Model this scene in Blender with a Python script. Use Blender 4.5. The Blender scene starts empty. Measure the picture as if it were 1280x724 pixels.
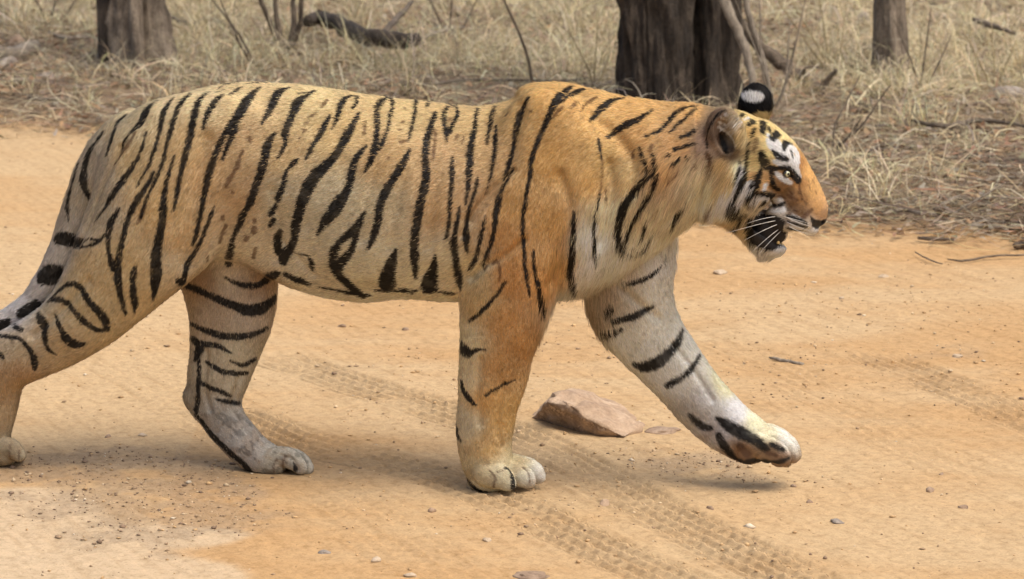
import bpy, bmesh, math, random, time
import numpy as np
from mathutils import Vector, Matrix, noise

random.seed(7); np.random.seed(7)
C = bpy.context.scene.collection
SC = bpy.context.scene
T0 = time.time()

# ---------------------------------------------------------------- camera, world, sun, exposure
CAM = Vector((0.0, -8.0, 2.05)); PITCH = math.radians(10.9); FPX = 4450.0
cd = bpy.data.cameras.new('camera'); cam = bpy.data.objects.new('camera', cd); C.objects.link(cam)
cam.location = CAM; cam.rotation_euler = (math.radians(90) - PITCH, 0, 0)
cd.sensor_width = 36.0; cd.lens = FPX * 36.0 / 1280.0
cd.clip_start = 0.1; cd.clip_end = 2000
cd.dof.use_dof = True; cd.dof.focus_distance = 8.15; cd.dof.aperture_fstop = 9.0
SC.camera = cam

SUN_EL, SUN_AZ = math.radians(64), math.radians(128)     # azimuth clockwise from +Y (away from camera)
w = bpy.data.worlds.new('World'); SC.world = w; w.use_nodes = True
nt = w.node_tree; bg = nt.nodes['Background']
sky = nt.nodes.new('ShaderNodeTexSky'); sky.sky_type = 'NISHITA'; sky.sun_disc = False
sky.sun_elevation = SUN_EL; sky.sun_rotation = SUN_AZ; sky.air_density = 1.0; sky.dust_density = 6.0; sky.ozone_density = 0.6
nt.links.new(sky.outputs[0], bg.inputs[0]); bg.inputs[1].default_value = 0.15
sl = bpy.data.lights.new('sun', 'SUN'); sun = bpy.data.objects.new('sun', sl); C.objects.link(sun)
sl.energy = 1.75; sl.angle = math.radians(40); sl.color = (1.0, 0.93, 0.82)
sdir = Vector((math.sin(SUN_AZ) * math.cos(SUN_EL), math.cos(SUN_AZ) * math.cos(SUN_EL), math.sin(SUN_EL)))
sun.rotation_euler = sdir.to_track_quat('Z', 'Y').to_euler(); sun.location = (3, 0, 8)
SC.view_settings.view_transform = 'Standard'; SC.view_settings.look = 'None'
SC.view_settings.exposure = 0.24; SC.view_settings.gamma = 1.0
SC.cycles.max_bounces = 8

# ---------------------------------------------------------------- helpers
CP, SP = math.cos(PITCH), math.sin(PITCH)
SHEAR, Y0 = -0.20, 0.20                # the tiger walks slightly towards the viewer: its median plane is y = SHEAR*x + Y0

def ray(px, py):
    a = (px - 640.0) / FPX; b = (362.0 - py) / FPX
    return Vector((a, CP + b * SP, -SP + b * CP))

def P(px, py, v=0.0):                  # point of the plane y = SHEAR*x + Y0 + v seen at (px, py)
    d = ray(px, py)
    t = (Y0 + v - CAM.y + SHEAR * CAM.x) / (d.y - SHEAR * d.x)
    return CAM + d * t

def G(px, py, z=0.0):                  # ground point
    d = ray(px, py); t = (z - CAM.z) / d.z
    return CAM + d * t

def lin(c):
    c = np.asarray(c, dtype=float) / 255.0
    return np.where(c <= 0.04045, c / 12.92, ((c + 0.055) / 1.055) ** 2.4)

def tag(o, label=None, cat=None, group=None, kind=None):
    if label: o['label'] = label
    if cat: o['category'] = cat
    if group: o['group'] = group
    if kind: o['kind'] = kind
    return o

def mesh_obj(name, verts, faces, mat=None, parent=None, smooth=True):
    me = bpy.data.meshes.new(name)
    if isinstance(verts, np.ndarray):
        faces = np.asarray(faces, dtype=np.int32); n, k = faces.shape
        me.vertices.add(len(verts)); me.vertices.foreach_set('co', verts.astype(np.float32).ravel())
        me.loops.add(n * k); me.loops.foreach_set('vertex_index', faces.ravel())
        me.polygons.add(n); me.polygons.foreach_set('loop_start', np.arange(0, n * k, k, dtype=np.int32))
        me.update(calc_edges=True)
    else:
        me.from_pydata([tuple(v) for v in verts], [], faces); me.update()
    if smooth: me.polygons.foreach_set('use_smooth', np.ones(len(me.polygons), dtype=bool))
    if mat: me.materials.append(mat)
    o = bpy.data.objects.new(name, me); C.objects.link(o)
    if parent: attach(o, parent)
    return o

def attach(o, parent):                 # parent without moving: children are given in world space
    o.parent = parent; o.matrix_parent_inverse = Matrix.Translation(parent.location).inverted()

def empty(name, loc):
    o = bpy.data.objects.new(name, None); o.location = loc; o.empty_display_size = 0.2; C.objects.link(o); return o

def mat_new(name):
    m = bpy.data.materials.new(name); m.use_nodes = True
    return m, m.node_tree, m.node_tree.nodes['Principled BSDF']

class N:                               # tiny node helper
    def __init__(s, nt): s.nt = nt
    def __call__(s, t, **kw):
        n = s.nt.nodes.new('ShaderNode' + t)
        for k, v in kw.items():
            if k in n.inputs.keys(): s.set(n.inputs[k], v)
            else: setattr(n, k, v)
        return n
    def set(s, i, v):
        if isinstance(v, bpy.types.NodeSocket): s.nt.links.new(v, i)
        else: i.default_value = v
    def noise(s, vec, scale, detail=4, rough=0.55, dist=0.0):
        n = s('TexNoise', Scale=scale, Detail=detail, Roughness=rough, Distortion=dist); s.set(n.inputs['Vector'], vec); return n.outputs['Fac']
    def ramp(s, fac, stops):
        n = s.nt.nodes.new('ShaderNodeValToRGB'); s.set(n.inputs[0], fac)
        e = n.color_ramp.elements
        while len(e) < len(stops): e.new(0.5)
        for k, (p, c) in enumerate(stops):
            e[k].position = p; e[k].color = (*[float(q) for q in c], 1) if len(c) == 3 else c
        return n.outputs[0]
    def mix(s, f, a, b, blend='MIX'):
        n = s.nt.nodes.new('ShaderNodeMix'); n.data_type = 'RGBA'; n.blend_type = blend
        s.set(n.inputs[0], f)
        for i, v in ((6, a), (7, b)):
            if isinstance(v, bpy.types.NodeSocket): s.nt.links.new(v, n.inputs[i])
            else: n.inputs[i].default_value = (*[float(q) for q in v], 1)
        return n.outputs[2]
    def math(s, op, a, b=0.0, c=None):
        n = s.nt.nodes.new('ShaderNodeMath'); n.operation = op; s.set(n.inputs[0], a); s.set(n.inputs[1], b)
        if c is not None: s.set(n.inputs[2], c)
        return n.outputs[0]
    def bump(s, h, strength, dist):
        n = s('Bump', Strength=strength, Distance=dist); s.set(n.inputs['Height'], h); return n.outputs[0]

def catmull(pts, sub):                 # pts: list of tuples, any dimension
    A = np.array(pts, dtype=float); n = len(A); out = []
    for i in range(n - 1):
        p0 = A[max(i - 1, 0)]; p1 = A[i]; p2 = A[i + 1]; p3 = A[min(i + 2, n - 1)]
        k = sub if isinstance(sub, int) else max(1, int(np.hypot(*(p2 - p1)[:2]) / 4.0))
        for j in range(k):
            t = j / k
            out.append(0.5 * ((2 * p1) + (-p0 + p2) * t + (2 * p0 - 5 * p1 + 4 * p2 - p3) * t * t + (-p0 + 3 * p1 - 3 * p2 + p3) * t ** 3))
    out.append(A[-1]); return np.array(out)

def tube_np(path, radii, seg=8, cap=True, wob=0.0, flat=1.0):
    """tube mesh along path (list of Vector) -> verts, faces lists"""
    path = [Vector(p) for p in path]; V = []; F = []; n = len(path); up = Vector((0.31, 0.2, 0.93)).normalized()
    for i, p in enumerate(path):
        t = (path[min(i + 1, n - 1)] - path[max(i - 1, 0)]).normalized()
        a = t.cross(up)
        if a.length < 1e-3: a = t.cross(Vector((1, 0, 0)))
        a.normalize(); b = a.cross(t)
        for j in range(seg):
            q = 2 * math.pi * j / seg; r = radii[i] * (1 + wob * (random.random() - .5))
            V.append(p + a * (math.cos(q) * r) + b * (math.sin(q) * r * flat))
    for i in range(n - 1):
        for j in range(seg):
            F.append((i * seg + j, i * seg + (j + 1) % seg, (i + 1) * seg + (j + 1) % seg, (i + 1) * seg + j))
    if cap:
        F.append(tuple(range(seg))[::-1]); F.append(tuple((n - 1) * seg + j for j in range(seg)))
    return V, F
# ================================================================ THE GROUND: dirt road and verge
def vnoise(x, y, s, o=4, seed=0, gain=.5):
    """value noise in numpy"""
    r = np.random.RandomState(seed); T = r.rand(256, 256); out = np.zeros(np.broadcast(x, y).shape); a = 1.; tot = 0.
    for i in range(o):
        x, y = x * .8 - y * .6, x * .6 + y * .8
        u = x * s + 17.3 * i + 50; v = y * s + 9.1 * i + 70; iu = np.floor(u).astype(int); iv = np.floor(v).astype(int); fu = u - iu; fv = v - iv
        fu = fu * fu * (3 - 2 * fu); fv = fv * fv * (3 - 2 * fv); g = lambda p, q: T[(iu + p) % 256, (iv + q) % 256]
        out = out + a * ((g(0, 0) * (1 - fu) + g(1, 0) * fu) * (1 - fv) + (g(0, 1) * (1 - fu) + g(1, 1) * fu) * fv); tot += a; a *= gain; s *= 2.03
    return out / tot * 2 - 1
def sst(a, b, x): t = np.clip((x - a) / (b - a), 0, 1); return t * t * (3 - 2 * t)
EDGE = np.array([(-14, 13.5), (-3.4, 7.1), (-2.1, 6.25), (-1.4, 5.75), (-.4, 5.0), (.5, 4.05), (1.1, 3.72), (1.7, 3.50), (3.2, 2.9), (14, -3.0)])
def verge(x, y):                       # 0 on the road, 1 in the bush
    e = np.interp(x, EDGE[:, 0], EDGE[:, 1]) + .22 * vnoise(x, y, 1.1, 3, 4)
    return sst(-.12, .30, y - e)
def gm(pts): return [(G(a, b).x, G(a, b).y) for a, b in pts]
TRACKS = [(gm([(300, 520), (400, 560), (560, 602), (760, 690), (860, 735)]), .085, 1.0), (gm([(360, 452), (480, 492), (640, 545), (820, 640), (1010, 730)]), .095, 1.0), (gm([(1100, 450), (1180, 482), (1290, 530), (1400, 580)]), .09, .8), (gm([(820, 410), (920, 440), (1040, 500), (1200, 590)]), .10, .25), (gm([(100, 430), (230, 500), (420, 620), (560, 735)]), .12, .22)]
TREAD = []
def track_h(x, y):
    h = np.zeros_like(x); TL, TO, TA = np.zeros_like(x), np.zeros_like(x), np.zeros_like(x)
    for pts, hw, amp in TRACKS:
        A_ = catmull(pts, 10); best = np.full(x.shape, 9.); lat_ = np.zeros_like(x); lon = np.zeros_like(x); s0 = 0
        for (x0, y0), (x1, y1) in zip(A_[:-1], A_[1:]):
            dx, dy = x1 - x0, y1 - y0; L = math.hypot(dx, dy); ux, uy = dx / L, dy / L
            t = (x - x0) * ux + (y - y0) * uy; l_ = (x - x0) * -uy + (y - y0) * ux; tc = np.clip(t, 0, L); d = np.hypot(l_, t - tc)
            m = d < best; best = np.where(m, d, best); lat_ = np.where(m, l_, lat_); lon = np.where(m, s0 + tc, lon); s0 += L
        inside = sst(hw * 1.15, hw * .8, best) * (.42 + .58 * sst(-.45, .10, vnoise(x, y, 4.5, 4, 31)))
        big = amp * inside > TA; TL = np.where(big, lat_, TL); TO = np.where(big, lon, TO); TA = np.where(big, amp * inside, TA)
        tri_ = .024 - np.abs(lon % .048 - .024); sw_ = ((lat_ + 5.0 + .32 * tri_) / .036) % 1
        h += amp * inside * (-.009 + .0085 * sst(.24, 1.0, sw_) * sst(0, .02, 1 - sw_) + .0085 * (1 - sst(0, .24, sw_)) * (sw_ < .24)) * (.9 + .4 * vnoise(x, y, 12, 2, 33))
        h += amp * .004 * np.exp(-((np.abs(lat_) - hw * 1.12) / .018) ** 2) * (best < hw * 1.8)
    TREAD.append((TL, TO, TA)); return h
def height(x, y, fine=True):
    vg = verge(x, y)
    h = .012 * vnoise(x, y, .8, 2, 1) + vg * (.030 + .045 * vnoise(x, y, 1.6, 4, 2))
    if fine:
        near = sst(.9, .2, vg)
        h = h + near * (.0050 * vnoise(x, y, 7, 4, 3) + .0016 * vnoise(x * .6 + y * .6, y - x, 34, 3, 6)) + near * track_h(x, y)
        st = vnoise((x * .4 - y * .92) * .14, x * .92 + y * .4, 15, 3, 8); h = h + near * .0013 * st
        h = h + debris(x, y) * (.006 * np.abs(vnoise(x, y, 45, 3, 12)) - .003)
        h = h + vg * .012 * vnoise(x, y, 14, 3, 9)
    for gx, gy, rx in FEET: h = h * (1 - .85 * np.exp(-(((x - gx) ** 2 + (y - gy) ** 2) / rx ** 2)))
    return h
FEET = [(G(628, 607).x, G(628, 600).y, .13), (G(350, 590).x, G(350, 590).y, .12), (G(5, 575).x, G(5, 575).y, .13)]
BLOBS = [(60, 585, .26, .10, 1), (150, 590, .30, .12, 1), (210, 615, .22, .10, 1), (120, 630, .16, .09, .8), (165, 652, .14, .08, .9), (115, 668, .07, .05, .9), (300, 640, .20, .07, .5), (215, 690, .12, .04, .5), (270, 665, .14, .05, .5), (425, 690, .12, .05, .35),
         (860, 575, .16, .07, .9), (905, 592, .14, .05, .8), (825, 535, .10, .04, .5), (1130, 470, .25, .12, .35), (1180, 440, .25, .10, .4), (480, 460, .22, .06, .4), (1180, 640, .16, .05, .45), (1010, 600, .12, .04, .35), (470, 470, .15, .05, .3)]  # leading pair: shadow under the lifted paw, painted in with the debris
BG_ = [(G(a, b).x, G(a, b).y, c, d, e) for a, b, c, d, e in BLOBS]
def debris(x, y):  # loose debris patches, plus the painted shadow below the lifted paw
    o = np.zeros_like(x)
    for a, b, c, d, e in BG_: o = o + e * np.exp(-((x - a) / c) ** 2 - ((y - b) / (d * 2.2)) ** 2)
    return sst(.25, .75, np.clip(o, 0, 1) * (.68 + .95 * vnoise(x, y, 11, 5, 13)))
PALE = [(G(a, b).x, G(a, b).y, c, d) for a, b, c, d in ((20, 690, .30, .30), (0, 630, .18, .10), (90, 720, .26, .12), (200, 720, .2, .08), (240, 668, .14, .05))]
def pale(x, y):
    o = np.zeros_like(x)
    for a, b, c, d in PALE: o = o + np.exp(-((x - a) / c) ** 2 - ((y - b) / (d * 1.6)) ** 2)
    return sst(.35, .7, o + .12 * vnoise(x, y, 5, 3, 15))

def ax_(parts):
    o = []
    for a, b, h_ in parts: o.append(np.linspace(a, b, max(2, int((b - a) / h_)), endpoint=False))
    o.append([parts[-1][1]]); return np.concatenate(o)
gx = ax_([(-300, -40, 40), (-40, -8, 4), (-8, -2.6, .10), (-2.6, -1.45, .03), (-1.45, 1.45, .0052), (1.45, 2.6, .03), (2.6, 8, .10), (8, 40, 4), (40, 300, 40)])
gy = ax_([(-60, -4, 8), (-4, -.72, .1), (-.72, 1.6, .0058), (1.6, 4.4, .014), (4.4, 12, .035), (12, 24, .4), (24, 60, 6), (60, 600, 60)])
XX, YY = np.meshgrid(gx, gy, indexing='ij'); TREAD.clear(); ZZ = height(XX, YY); TREAD_G = TREAD[0]
far_ = np.hypot(XX, YY); ZZ = ZZ * sst(60, 20, far_)
gv = np.stack([XX, YY, ZZ], -1).reshape(-1, 3); nxg, nyg = len(gx), len(gy)
ii = (np.arange(nxg - 1)[:, None] * nyg + np.arange(nyg - 1)[None]).ravel(); gf = np.stack([ii, ii + nyg, ii + nyg + 1, ii + 1], 1)
ground = mesh_obj('dirt_road', gv, gf); tag(ground, kind='structure')
vg = verge(XX, YY); db = debris(XX, YY); pl = pale(XX, YY)
r1 = vnoise(XX, YY, 1.3, 4, 21); r2 = vnoise(XX * .35, YY, 7, 4, 22)
ORANGE, TAN, PALEC, SOIL, DEB_SHADE = (np.array(c) for c in ((.470, .300, .145), (.508, .366, .208), (.535, .415, .275), (.195, .145, .098), (.29, .225, .155)))
k1 = sst(-.6, .6, r1 + .5 * r2 + .25 * (XX < -.8))[..., None]
cg = ORANGE * (1 - k1) + TAN * k1
k = (pl * .85)[..., None]; cg = cg * (1 - k) + PALEC * k
k = (db * .5)[..., None]; cg = cg * (1 - k) + DEB_SHADE * k
k = (vg * (.9 + .25 * vnoise(XX, YY, 2.2, 3, 23)))[..., None].clip(0, 1); cg = cg * (1 - k) + SOIL * (1 + .45 * vnoise(XX, YY, 3, 4, 25))[..., None] * k
cg = cg.clip(0, 1)
ca = ground.data.color_attributes.new('soil', 'FLOAT_COLOR', 'POINT')
ca.data.foreach_set('color', np.concatenate([cg.reshape(-1, 3), np.ones((len(gv), 1))], 1).astype(np.float32).ravel())
ta_ = ground.data.attributes.new('tread', 'FLOAT_VECTOR', 'POINT'); ta_.data.foreach_set('vector', np.stack(TREAD_G, -1).reshape(-1, 3).astype(np.float32).ravel())
m, nt, b = mat_new('dirt'); n = N(nt); tc = n('TexCoord'); O_ = tc.outputs['Object']
a_ = n('Attribute'); a_.attribute_name = 'soil'
n1 = n.noise(O_, 38, 6, .62); n2 = n.noise(O_, 170, 5, .7); n3 = n.noise(O_, 6, 4, .6)
c1 = n.mix(1.0, a_.outputs['Color'], n.ramp(n1, [(.30, (.80, .77, .72)), (.5, (1, 1, 1)), (.72, (1.12, 1.10, 1.08))]), 'MULTIPLY')
c2 = n.mix(1.0, c1, n.ramp(n2, [(.30, (.72, .68, .62)), (.46, (1, 1, 1)), (.75, (1.10, 1.09, 1.08))]), 'MULTIPLY')
def dot_(v):
    q = nt.nodes.new('ShaderNodeVectorMath'); q.operation = 'DOT_PRODUCT'; nt.links.new(O_, q.inputs[0]); q.inputs[1].default_value = v; return q.outputs['Value']
cmb = nt.nodes.new('ShaderNodeCombineXYZ'); nt.links.new(dot_((.4 * 2.2, -.92 * 2.2, 0)), cmb.inputs[0]); nt.links.new(dot_((.92 * 34, .4 * 34, 0)), cmb.inputs[1])
n4 = n.noise(cmb.outputs[0], 1.0, 5, .65)
c3 = n.mix(1.0, c2, n.ramp(n4, [(.32, (.90, .87, .83)), (.5, (1, 1, 1)), (.7, (1.05, 1.04, 1.03))]), 'MULTIPLY')
nt.links.new(c3, b.inputs['Base Color']); b.inputs['Roughness'].default_value = .95; b.inputs['Specular IOR Level'].default_value = .15
h_ = n.math('ADD', n.math('ADD', n.math('MULTIPLY', n1, .8), n.math('MULTIPLY', n2, .35)), n.math('MULTIPLY', n4, .12))
ta = n('Attribute'); ta.attribute_name = 'tread'; sp_ = n('SeparateXYZ'); nt.links.new(ta.outputs['Vector'], sp_.inputs[0])
tri = n.math('PINGPONG', sp_.outputs[1], .024)                     # zig-zag edges of the tread bars
sw = n.math('FRACT', n.math('DIVIDE', n.math('ADD', n.math('ADD', sp_.outputs[0], 5.0), n.math('ADD', n.math('MULTIPLY', tri, .32), n.math('MULTIPLY', n1, .0025))), .036))
pr = n.ramp(sw, [(0, (1, 1, 1)), (.10, (.95, .95, .95)), (.24, (0, 0, 0)), (.34, (.05, .05, .05)), (1, (1, 1, 1))])
th = n.math('MULTIPLY', pr, sp_.outputs[2])
bp1 = n('Bump', Strength=1.0, Distance=.011); nt.links.new(th, bp1.inputs['Height'])
bp2 = n('Bump', Strength=.65, Distance=.010); nt.links.new(h_, bp2.inputs['Height']); nt.links.new(bp1.outputs[0], bp2.inputs['Normal'])
nt.links.new(bp2.outputs[0], b.inputs['Normal'])
ground.data.materials.append(m); M_DIRT = m
print('ground', len(gv), round(time.time() - T0, 1))
def gh(x, y): return float(height(np.array([float(x)]), np.array([float(y)]))[0])
# ================================================================ THE BUSH BEHIND THE ROAD
def bark(name, cols, sc=1.0, stripe=9.0):
    m, nt, b = mat_new(name); n = N(nt); tc = n('TexCoord'); mp = nt.nodes.new('ShaderNodeMapping'); nt.links.new(tc.outputs['Object'], mp.inputs[0])
    mp.inputs['Scale'].default_value = (1, 1, .34)
    a = n.noise(mp.outputs[0], 26 * sc, 6, .65, .6); c = n.noise(tc.outputs['Object'], 5 * sc, 4, .6); d = n.noise(tc.outputs['Object'], 90 * sc, 4, .6)
    k = n.math('ADD', n.math('MULTIPLY', a, .6), n.math('MULTIPLY', c, .4))
    col_ = n.ramp(k, [(.34, cols[0]), (.50, cols[1]), (.68, cols[2])])
    nt.links.new(n.mix(1.0, col_, n.ramp(d, [(.3, (.75, .75, .75)), (.6, (1.08, 1.08, 1.08))]), 'MULTIPLY'), b.inputs['Base Color']); b.inputs['Roughness'].default_value = .9
    nt.links.new(n.bump(n.math('ADD', a, n.math('MULTIPLY', d, .3)), .9, .02), b.inputs['Normal']); return m
M_BARK = bark('dark bark', [(.016, .012, .009), (.050, .037, .026), (.15, .115, .082)])
M_BARK2 = bark('grey bark', [(.050, .038, .028), (.21, .165, .12), (.42, .35, .26)])
M_DEAD = bark('dead wood', [(.055, .040, .028), (.15, .115, .082), (.30, .24, .17)], 1.6)
M_GREY = bark('weathered wood', [(.13, .105, .08), (.30, .25, .19), (.46, .40, .31)], 1.6)
M_STRAW = bark('straw stalk', [(.22, .17, .09), (.42, .33, .18), (.55, .45, .27)], 2)

def trunk_mesh(name, path, radii, mat, parent, seg=64, flute=.10, nfl=5, bumps=.03, seed=0, steps=90, flare=.0, squash=1.0):
    A_ = catmull([(*p, r) for p, r in zip(path, radii)], max(2, steps // max(1, len(path) - 1))); V = []; Fc = []; rr = random.Random(seed); ph = [rr.random() * 7 for _ in range(6)]
    n_ = len(A_)
    for i, (x, y, z, r) in enumerate(A_):
        for j in range(seg):
            a = 2 * math.pi * j / seg
            f_ = 1 + flute * (.6 * math.sin(nfl * a + ph[0] + .8 * math.sin(z * 2.2 + ph[1])) + .4 * math.sin((nfl * 2 - 1) * a + ph[2] + z * 1.7))
            f_ += bumps * 3.6 * noise.fractal(Vector((math.cos(a) * 1.9 + ph[3], math.sin(a) * 1.9, z * 2.2)), 1.0, 2.0, 5)
            f_ += bumps * 2.4 * (abs(noise.noise(Vector((math.cos(a) * 8 + ph[4], math.sin(a) * 8, z * 2.2)))) - .2) + bumps * 1.1 * (abs(noise.noise(Vector((math.cos(a) * 19, math.sin(a) * 19 + ph[4], z * 6)))) - .2)
            if flare: f_ += flare * math.exp(-max(z, 0) / .22) * (1 + .5 * math.sin(nfl * a + ph[5]))
            V.append((x + math.cos(a) * r * f_, y + math.sin(a) * r * f_ * squash, z))
    for i in range(n_ - 1):
        for j in range(seg): Fc.append((i * seg + j, i * seg + (j + 1) % seg, (i + 1) * seg + (j + 1) % seg, (i + 1) * seg + j))
    Fc.append(tuple(range((n_ - 1) * seg, n_ * seg)))
    return mesh_obj(name, V, Fc, mat, parent)
def branch(name, pts, radii, mat, parent=None, seg=9, wob=.18, sub=5):
    A_ = catmull([(*p, r) for p, r in zip(pts, radii)], sub); A_[:, :3] += np.random.RandomState(int(abs(pts[0][0]) * 1000) % 9999).normal(0, 1, (len(A_), 3)) * A_[:, 3:4] * .16
    V, Fc = tube_np([a[:3] for a in A_], [max(a[3], .0006) for a in A_], seg, True, wob); return mesh_obj(name, V, Fc, mat, parent)
def bare_crown(parent, base, r, mat, seed, n_=7, L=1.6):
    rr = random.Random(seed)
    V_all, F_all = [], []
    def grow(p, d, l, rad, lev):
        pts = [p]; q = p.copy(); dd = d.copy()
        for k in range(5):
            dd = (dd + Vector((rr.uniform(-.3, .3), rr.uniform(-.3, .3), rr.uniform(-.12, .25)))).normalized(); q = q + dd * l / 5; pts.append(q.copy())
        V, Fc = tube_np(pts, [rad * (1 - .12 * k) for k in range(6)], 7 if lev < 2 else 4, True, .12); o_ = len(V_all); V_all.extend(V); F_all.extend([tuple(i + o_ for i in f_) for f_ in Fc])
        if lev < 3:
            for k in range(3): grow(pts[rr.choice((3, 4, 5))], (dd + Vector((rr.uniform(-1, 1), rr.uniform(-1, 1), rr.uniform(-.2, .8)))).normalized(), l * .66, rad * .5, lev + 1)
    for k in range(n_): a = 2 * math.pi * (k + rr.random()) / n_; grow(Vector(base), Vector((math.cos(a), math.sin(a), rr.uniform(.6, 1.4))).normalized(), L, r, 0)
    mesh_obj('crown', V_all, F_all, mat, parent)

# big dark tree: two fused stems, roots, a hollow between them
def VP(px, py, y):                     # point seen at (px, py) in the vertical plane y
    d = ray(px, py); return CAM + d * ((y - CAM.y) / d.y)
yb = 6.35; S_ = lambda y: (y - CAM.y) / FPX * 1.02
t = empty('tree', (VP(830, 150, yb).x, yb, 0)); tag(t, 'thick dark fluted tree behind the neck of the tiger', 'tree')
cx = VP(822, 60, yb).x; s1 = S_(yb)
trunk_mesh('trunk', [(cx + .01, yb, -.12), (cx + .0, yb, .10), (cx - .015, yb, .45), (cx - .03, yb + .02, .9), (cx - .06, yb + .05, 1.7), (cx - .10, yb + .1, 2.6)], [.150, .132, .138, .162, .165, .14], M_BARK, t, 150, .095, 5, .10, 3, 190, .06)
trunk_mesh('trunk', [(VP(898, 60, yb).x, yb + .12, -.12), (VP(898, 60, yb).x - .005, yb + .12, .15), (VP(894, 60, yb).x, yb + .12, .6), (VP(886, 0, yb).x, yb + .1, 1.1), (VP(880, 0, yb).x - .05, yb + .12, 1.9)], [.105, .095, .098, .10, .09], M_BARK, t, 110, .13, 4, .09, 8, 150, .15)
bare_crown(t, (cx - .10, yb + .1, 2.5), .07, M_BARK, 4)
# pale limb leaning against it
o = branch('leaning_branch', [tuple(VP(886, -40, yb - .22)), tuple(VP(912, 18, yb - .24)), tuple(VP(932, 62, yb - .26)), tuple(VP(941, 105, yb - .28)), tuple(VP(948, 150, yb - .30))], [.022, .021, .018, .014, .010], M_GREY); tag(o, 'pale grey dead branch leaning beside the thick dark tree', 'branch')
o = branch('leaning_branch', [tuple(VP(925, -30, yb - .05)), tuple(VP(938, 25, yb - .08)), tuple(VP(955, 80, yb - .1)), tuple(VP(968, 140, yb - .12))], [.014, .013, .010, .006], M_GREY); tag(o, 'thinner pale branch standing just right of the leaning grey one', 'branch')
o = branch('fallen_branch', [tuple(VP(925, 30, 6.9)), tuple(VP(955, 62, 6.85)), tuple(VP(990, 88, 6.8)), tuple(VP(1012, 104, 6.75)), tuple(VP(1042, 128, 6.6)), tuple(VP(1062, 146, 6.5))], [.018, .026, .028, .026, .020, .012], M_DEAD)
br_ = o; tag(o, 'forked brown dead branch sloping down behind the tiger ears', 'branch'); branch('fork', [tuple(VP(1020, 118, 6.7)), tuple(VP(1030, 104, 6.66)), tuple(VP(1046, 88, 6.62))], [.018, .014, .009], M_DEAD, o)
branch('fork', [tuple(VP(1008, 100, 6.74)), tuple(VP(1005, 86, 6.7)), tuple(VP(1022, 84, 6.7))], [.010, .007, .004], M_DEAD, o)
# left tree
yl = 7.75; t = empty('tree', (VP(165, 88, yl).x, yl, 0)); tag(t, 'grey brown tree with a dark left side above the tiger rump', 'tree'); xl = VP(172, 60, yl).x
trunk_mesh('trunk', [(xl, yl, -.15), (xl, yl, .12), (xl - .005, yl, .5), (xl - .02, yl, 1.2), (xl - .03, yl, 2.4)], [.135, .118, .108, .10, .09], M_BARK2, t, 100, .13, 4, .11, 12, 130, .34)
x2 = VP(133, 50, yl).x; trunk_mesh('trunk', [(x2 + .03, yl - .02, -.12), (x2 + .01, yl, .15), (x2, yl, .5), (x2 - .02, yl, 1.2), (x2 - .06, yl, 2.2)], [.050, .044, .042, .04, .035], M_BARK, t, 40, .10, 3, .05, 5, 60, .2)  # narrow left stem in dark bark, its shadow put into the colour
bare_crown(t, (xl - .03, yl, 2.3), .045, M_BARK2, 9, 5, 1.3)
o = branch('surface_root', [tuple(VP(128, 84, yl - .1)), tuple(VP(112, 96, yl - .35)), tuple(VP(100, 112, yl - .7))], [.020, .016, .010], M_DEAD); tag(o, 'dark root running from the left tree towards the road', 'root')
# right tree
yr = 7.35; t = empty('tree', (VP(1112, 96, yr).x, yr, 0)); tag(t, 'slim straight tree with a pale right edge standing right of the tiger head', 'tree'); xr = VP(1111, 50, yr).x
trunk_mesh('trunk', [(xr + .015, yr, -.10), (xr + .01, yr, .15), (xr, yr, .5), (xr, yr, 1.2), (xr - .02, yr, 2.4)], [.074, .062, .057, .055, .05], M_BARK2, t, 48, .08, 3, .08, 15, 110, .36)
bare_crown(t, (xr - .02, yr, 2.3), .03, M_BARK2, 14, 4, 1.1)
o = branch('root', [tuple(VP(1120, 98, yr - .1)), tuple(VP(1130, 110, yr - .25)), tuple(VP(1138, 122, yr - .4))], [.045, .040, .020], M_BARK, t, 12)
# saplings: several bare stems from one base
def sapling(label, base, tips, yy, r0=.011, mat=M_DEAD):
    t = empty('bare_shrub', (VP(*base, yy).x, yy, 0)); tag(t, label, 'shrub'); b0 = VP(*base, yy)
    for k, (px, py, bend) in enumerate(tips):
        e = VP(px, py, yy + .05 * (k % 3 - 1)); mid = (b0 + e) / 2 + Vector((bend, 0, 0))
        branch('stem', [(b0.x, yy, -.03), (b0.x * .7 + mid.x * .3, yy, b0.z * .7 + mid.z * .3), tuple(mid), tuple(e), tuple(e + (e - mid) * .8)], [r0 * 1.2, r0, r0 * .85, r0 * .6, r0 * .3], mat, t, 7)
sapling('bare shrub of four dark upright stems left of the grey log', (360, 74), [(322, -12, -.01), (344, -12, -.02), (366, -12, .015), (378, -12, .02)], 8.15, .016)
sapling('thin bare shrub with three spindly stems above the tiger hips', (322, 92), [(285, 22, -.01), (272, 8, .02), (296, 50, 0)], 7.6, .006)
sapling('single thin brown stem slanting above the shoulder of the tiger', (669, 112), [(624, -12, .02)], 6.6, .007)
sapling('thin twiggy shrub right of the thick dark tree', (966, 150), [(935, 40, .02), (950, 20, -.02), (985, 60, .02), (1000, 30, .01)], 6.2, .005, M_GREY)
sapling('wispy reddish shrub right of the tiger nose', (1040, 190), [(1068, 160, .01), (1096, 130, .02), (1062, 120, -.02)], 5.2, .005)
sapling('pale wispy stalks in the dry grass at the far right', (1240, 120), [(1215, 60, .01), (1262, 70, .0), (1240, 40, .01)], 7.0, .004, M_STRAW)
sapling('dry stalks left of the slim tree', (1040, 100), [(1000, 20, .01), (1026, 10, .0), (1055, 30, .01), (975, 5, 0)], 7.3, .004, M_STRAW)
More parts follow.
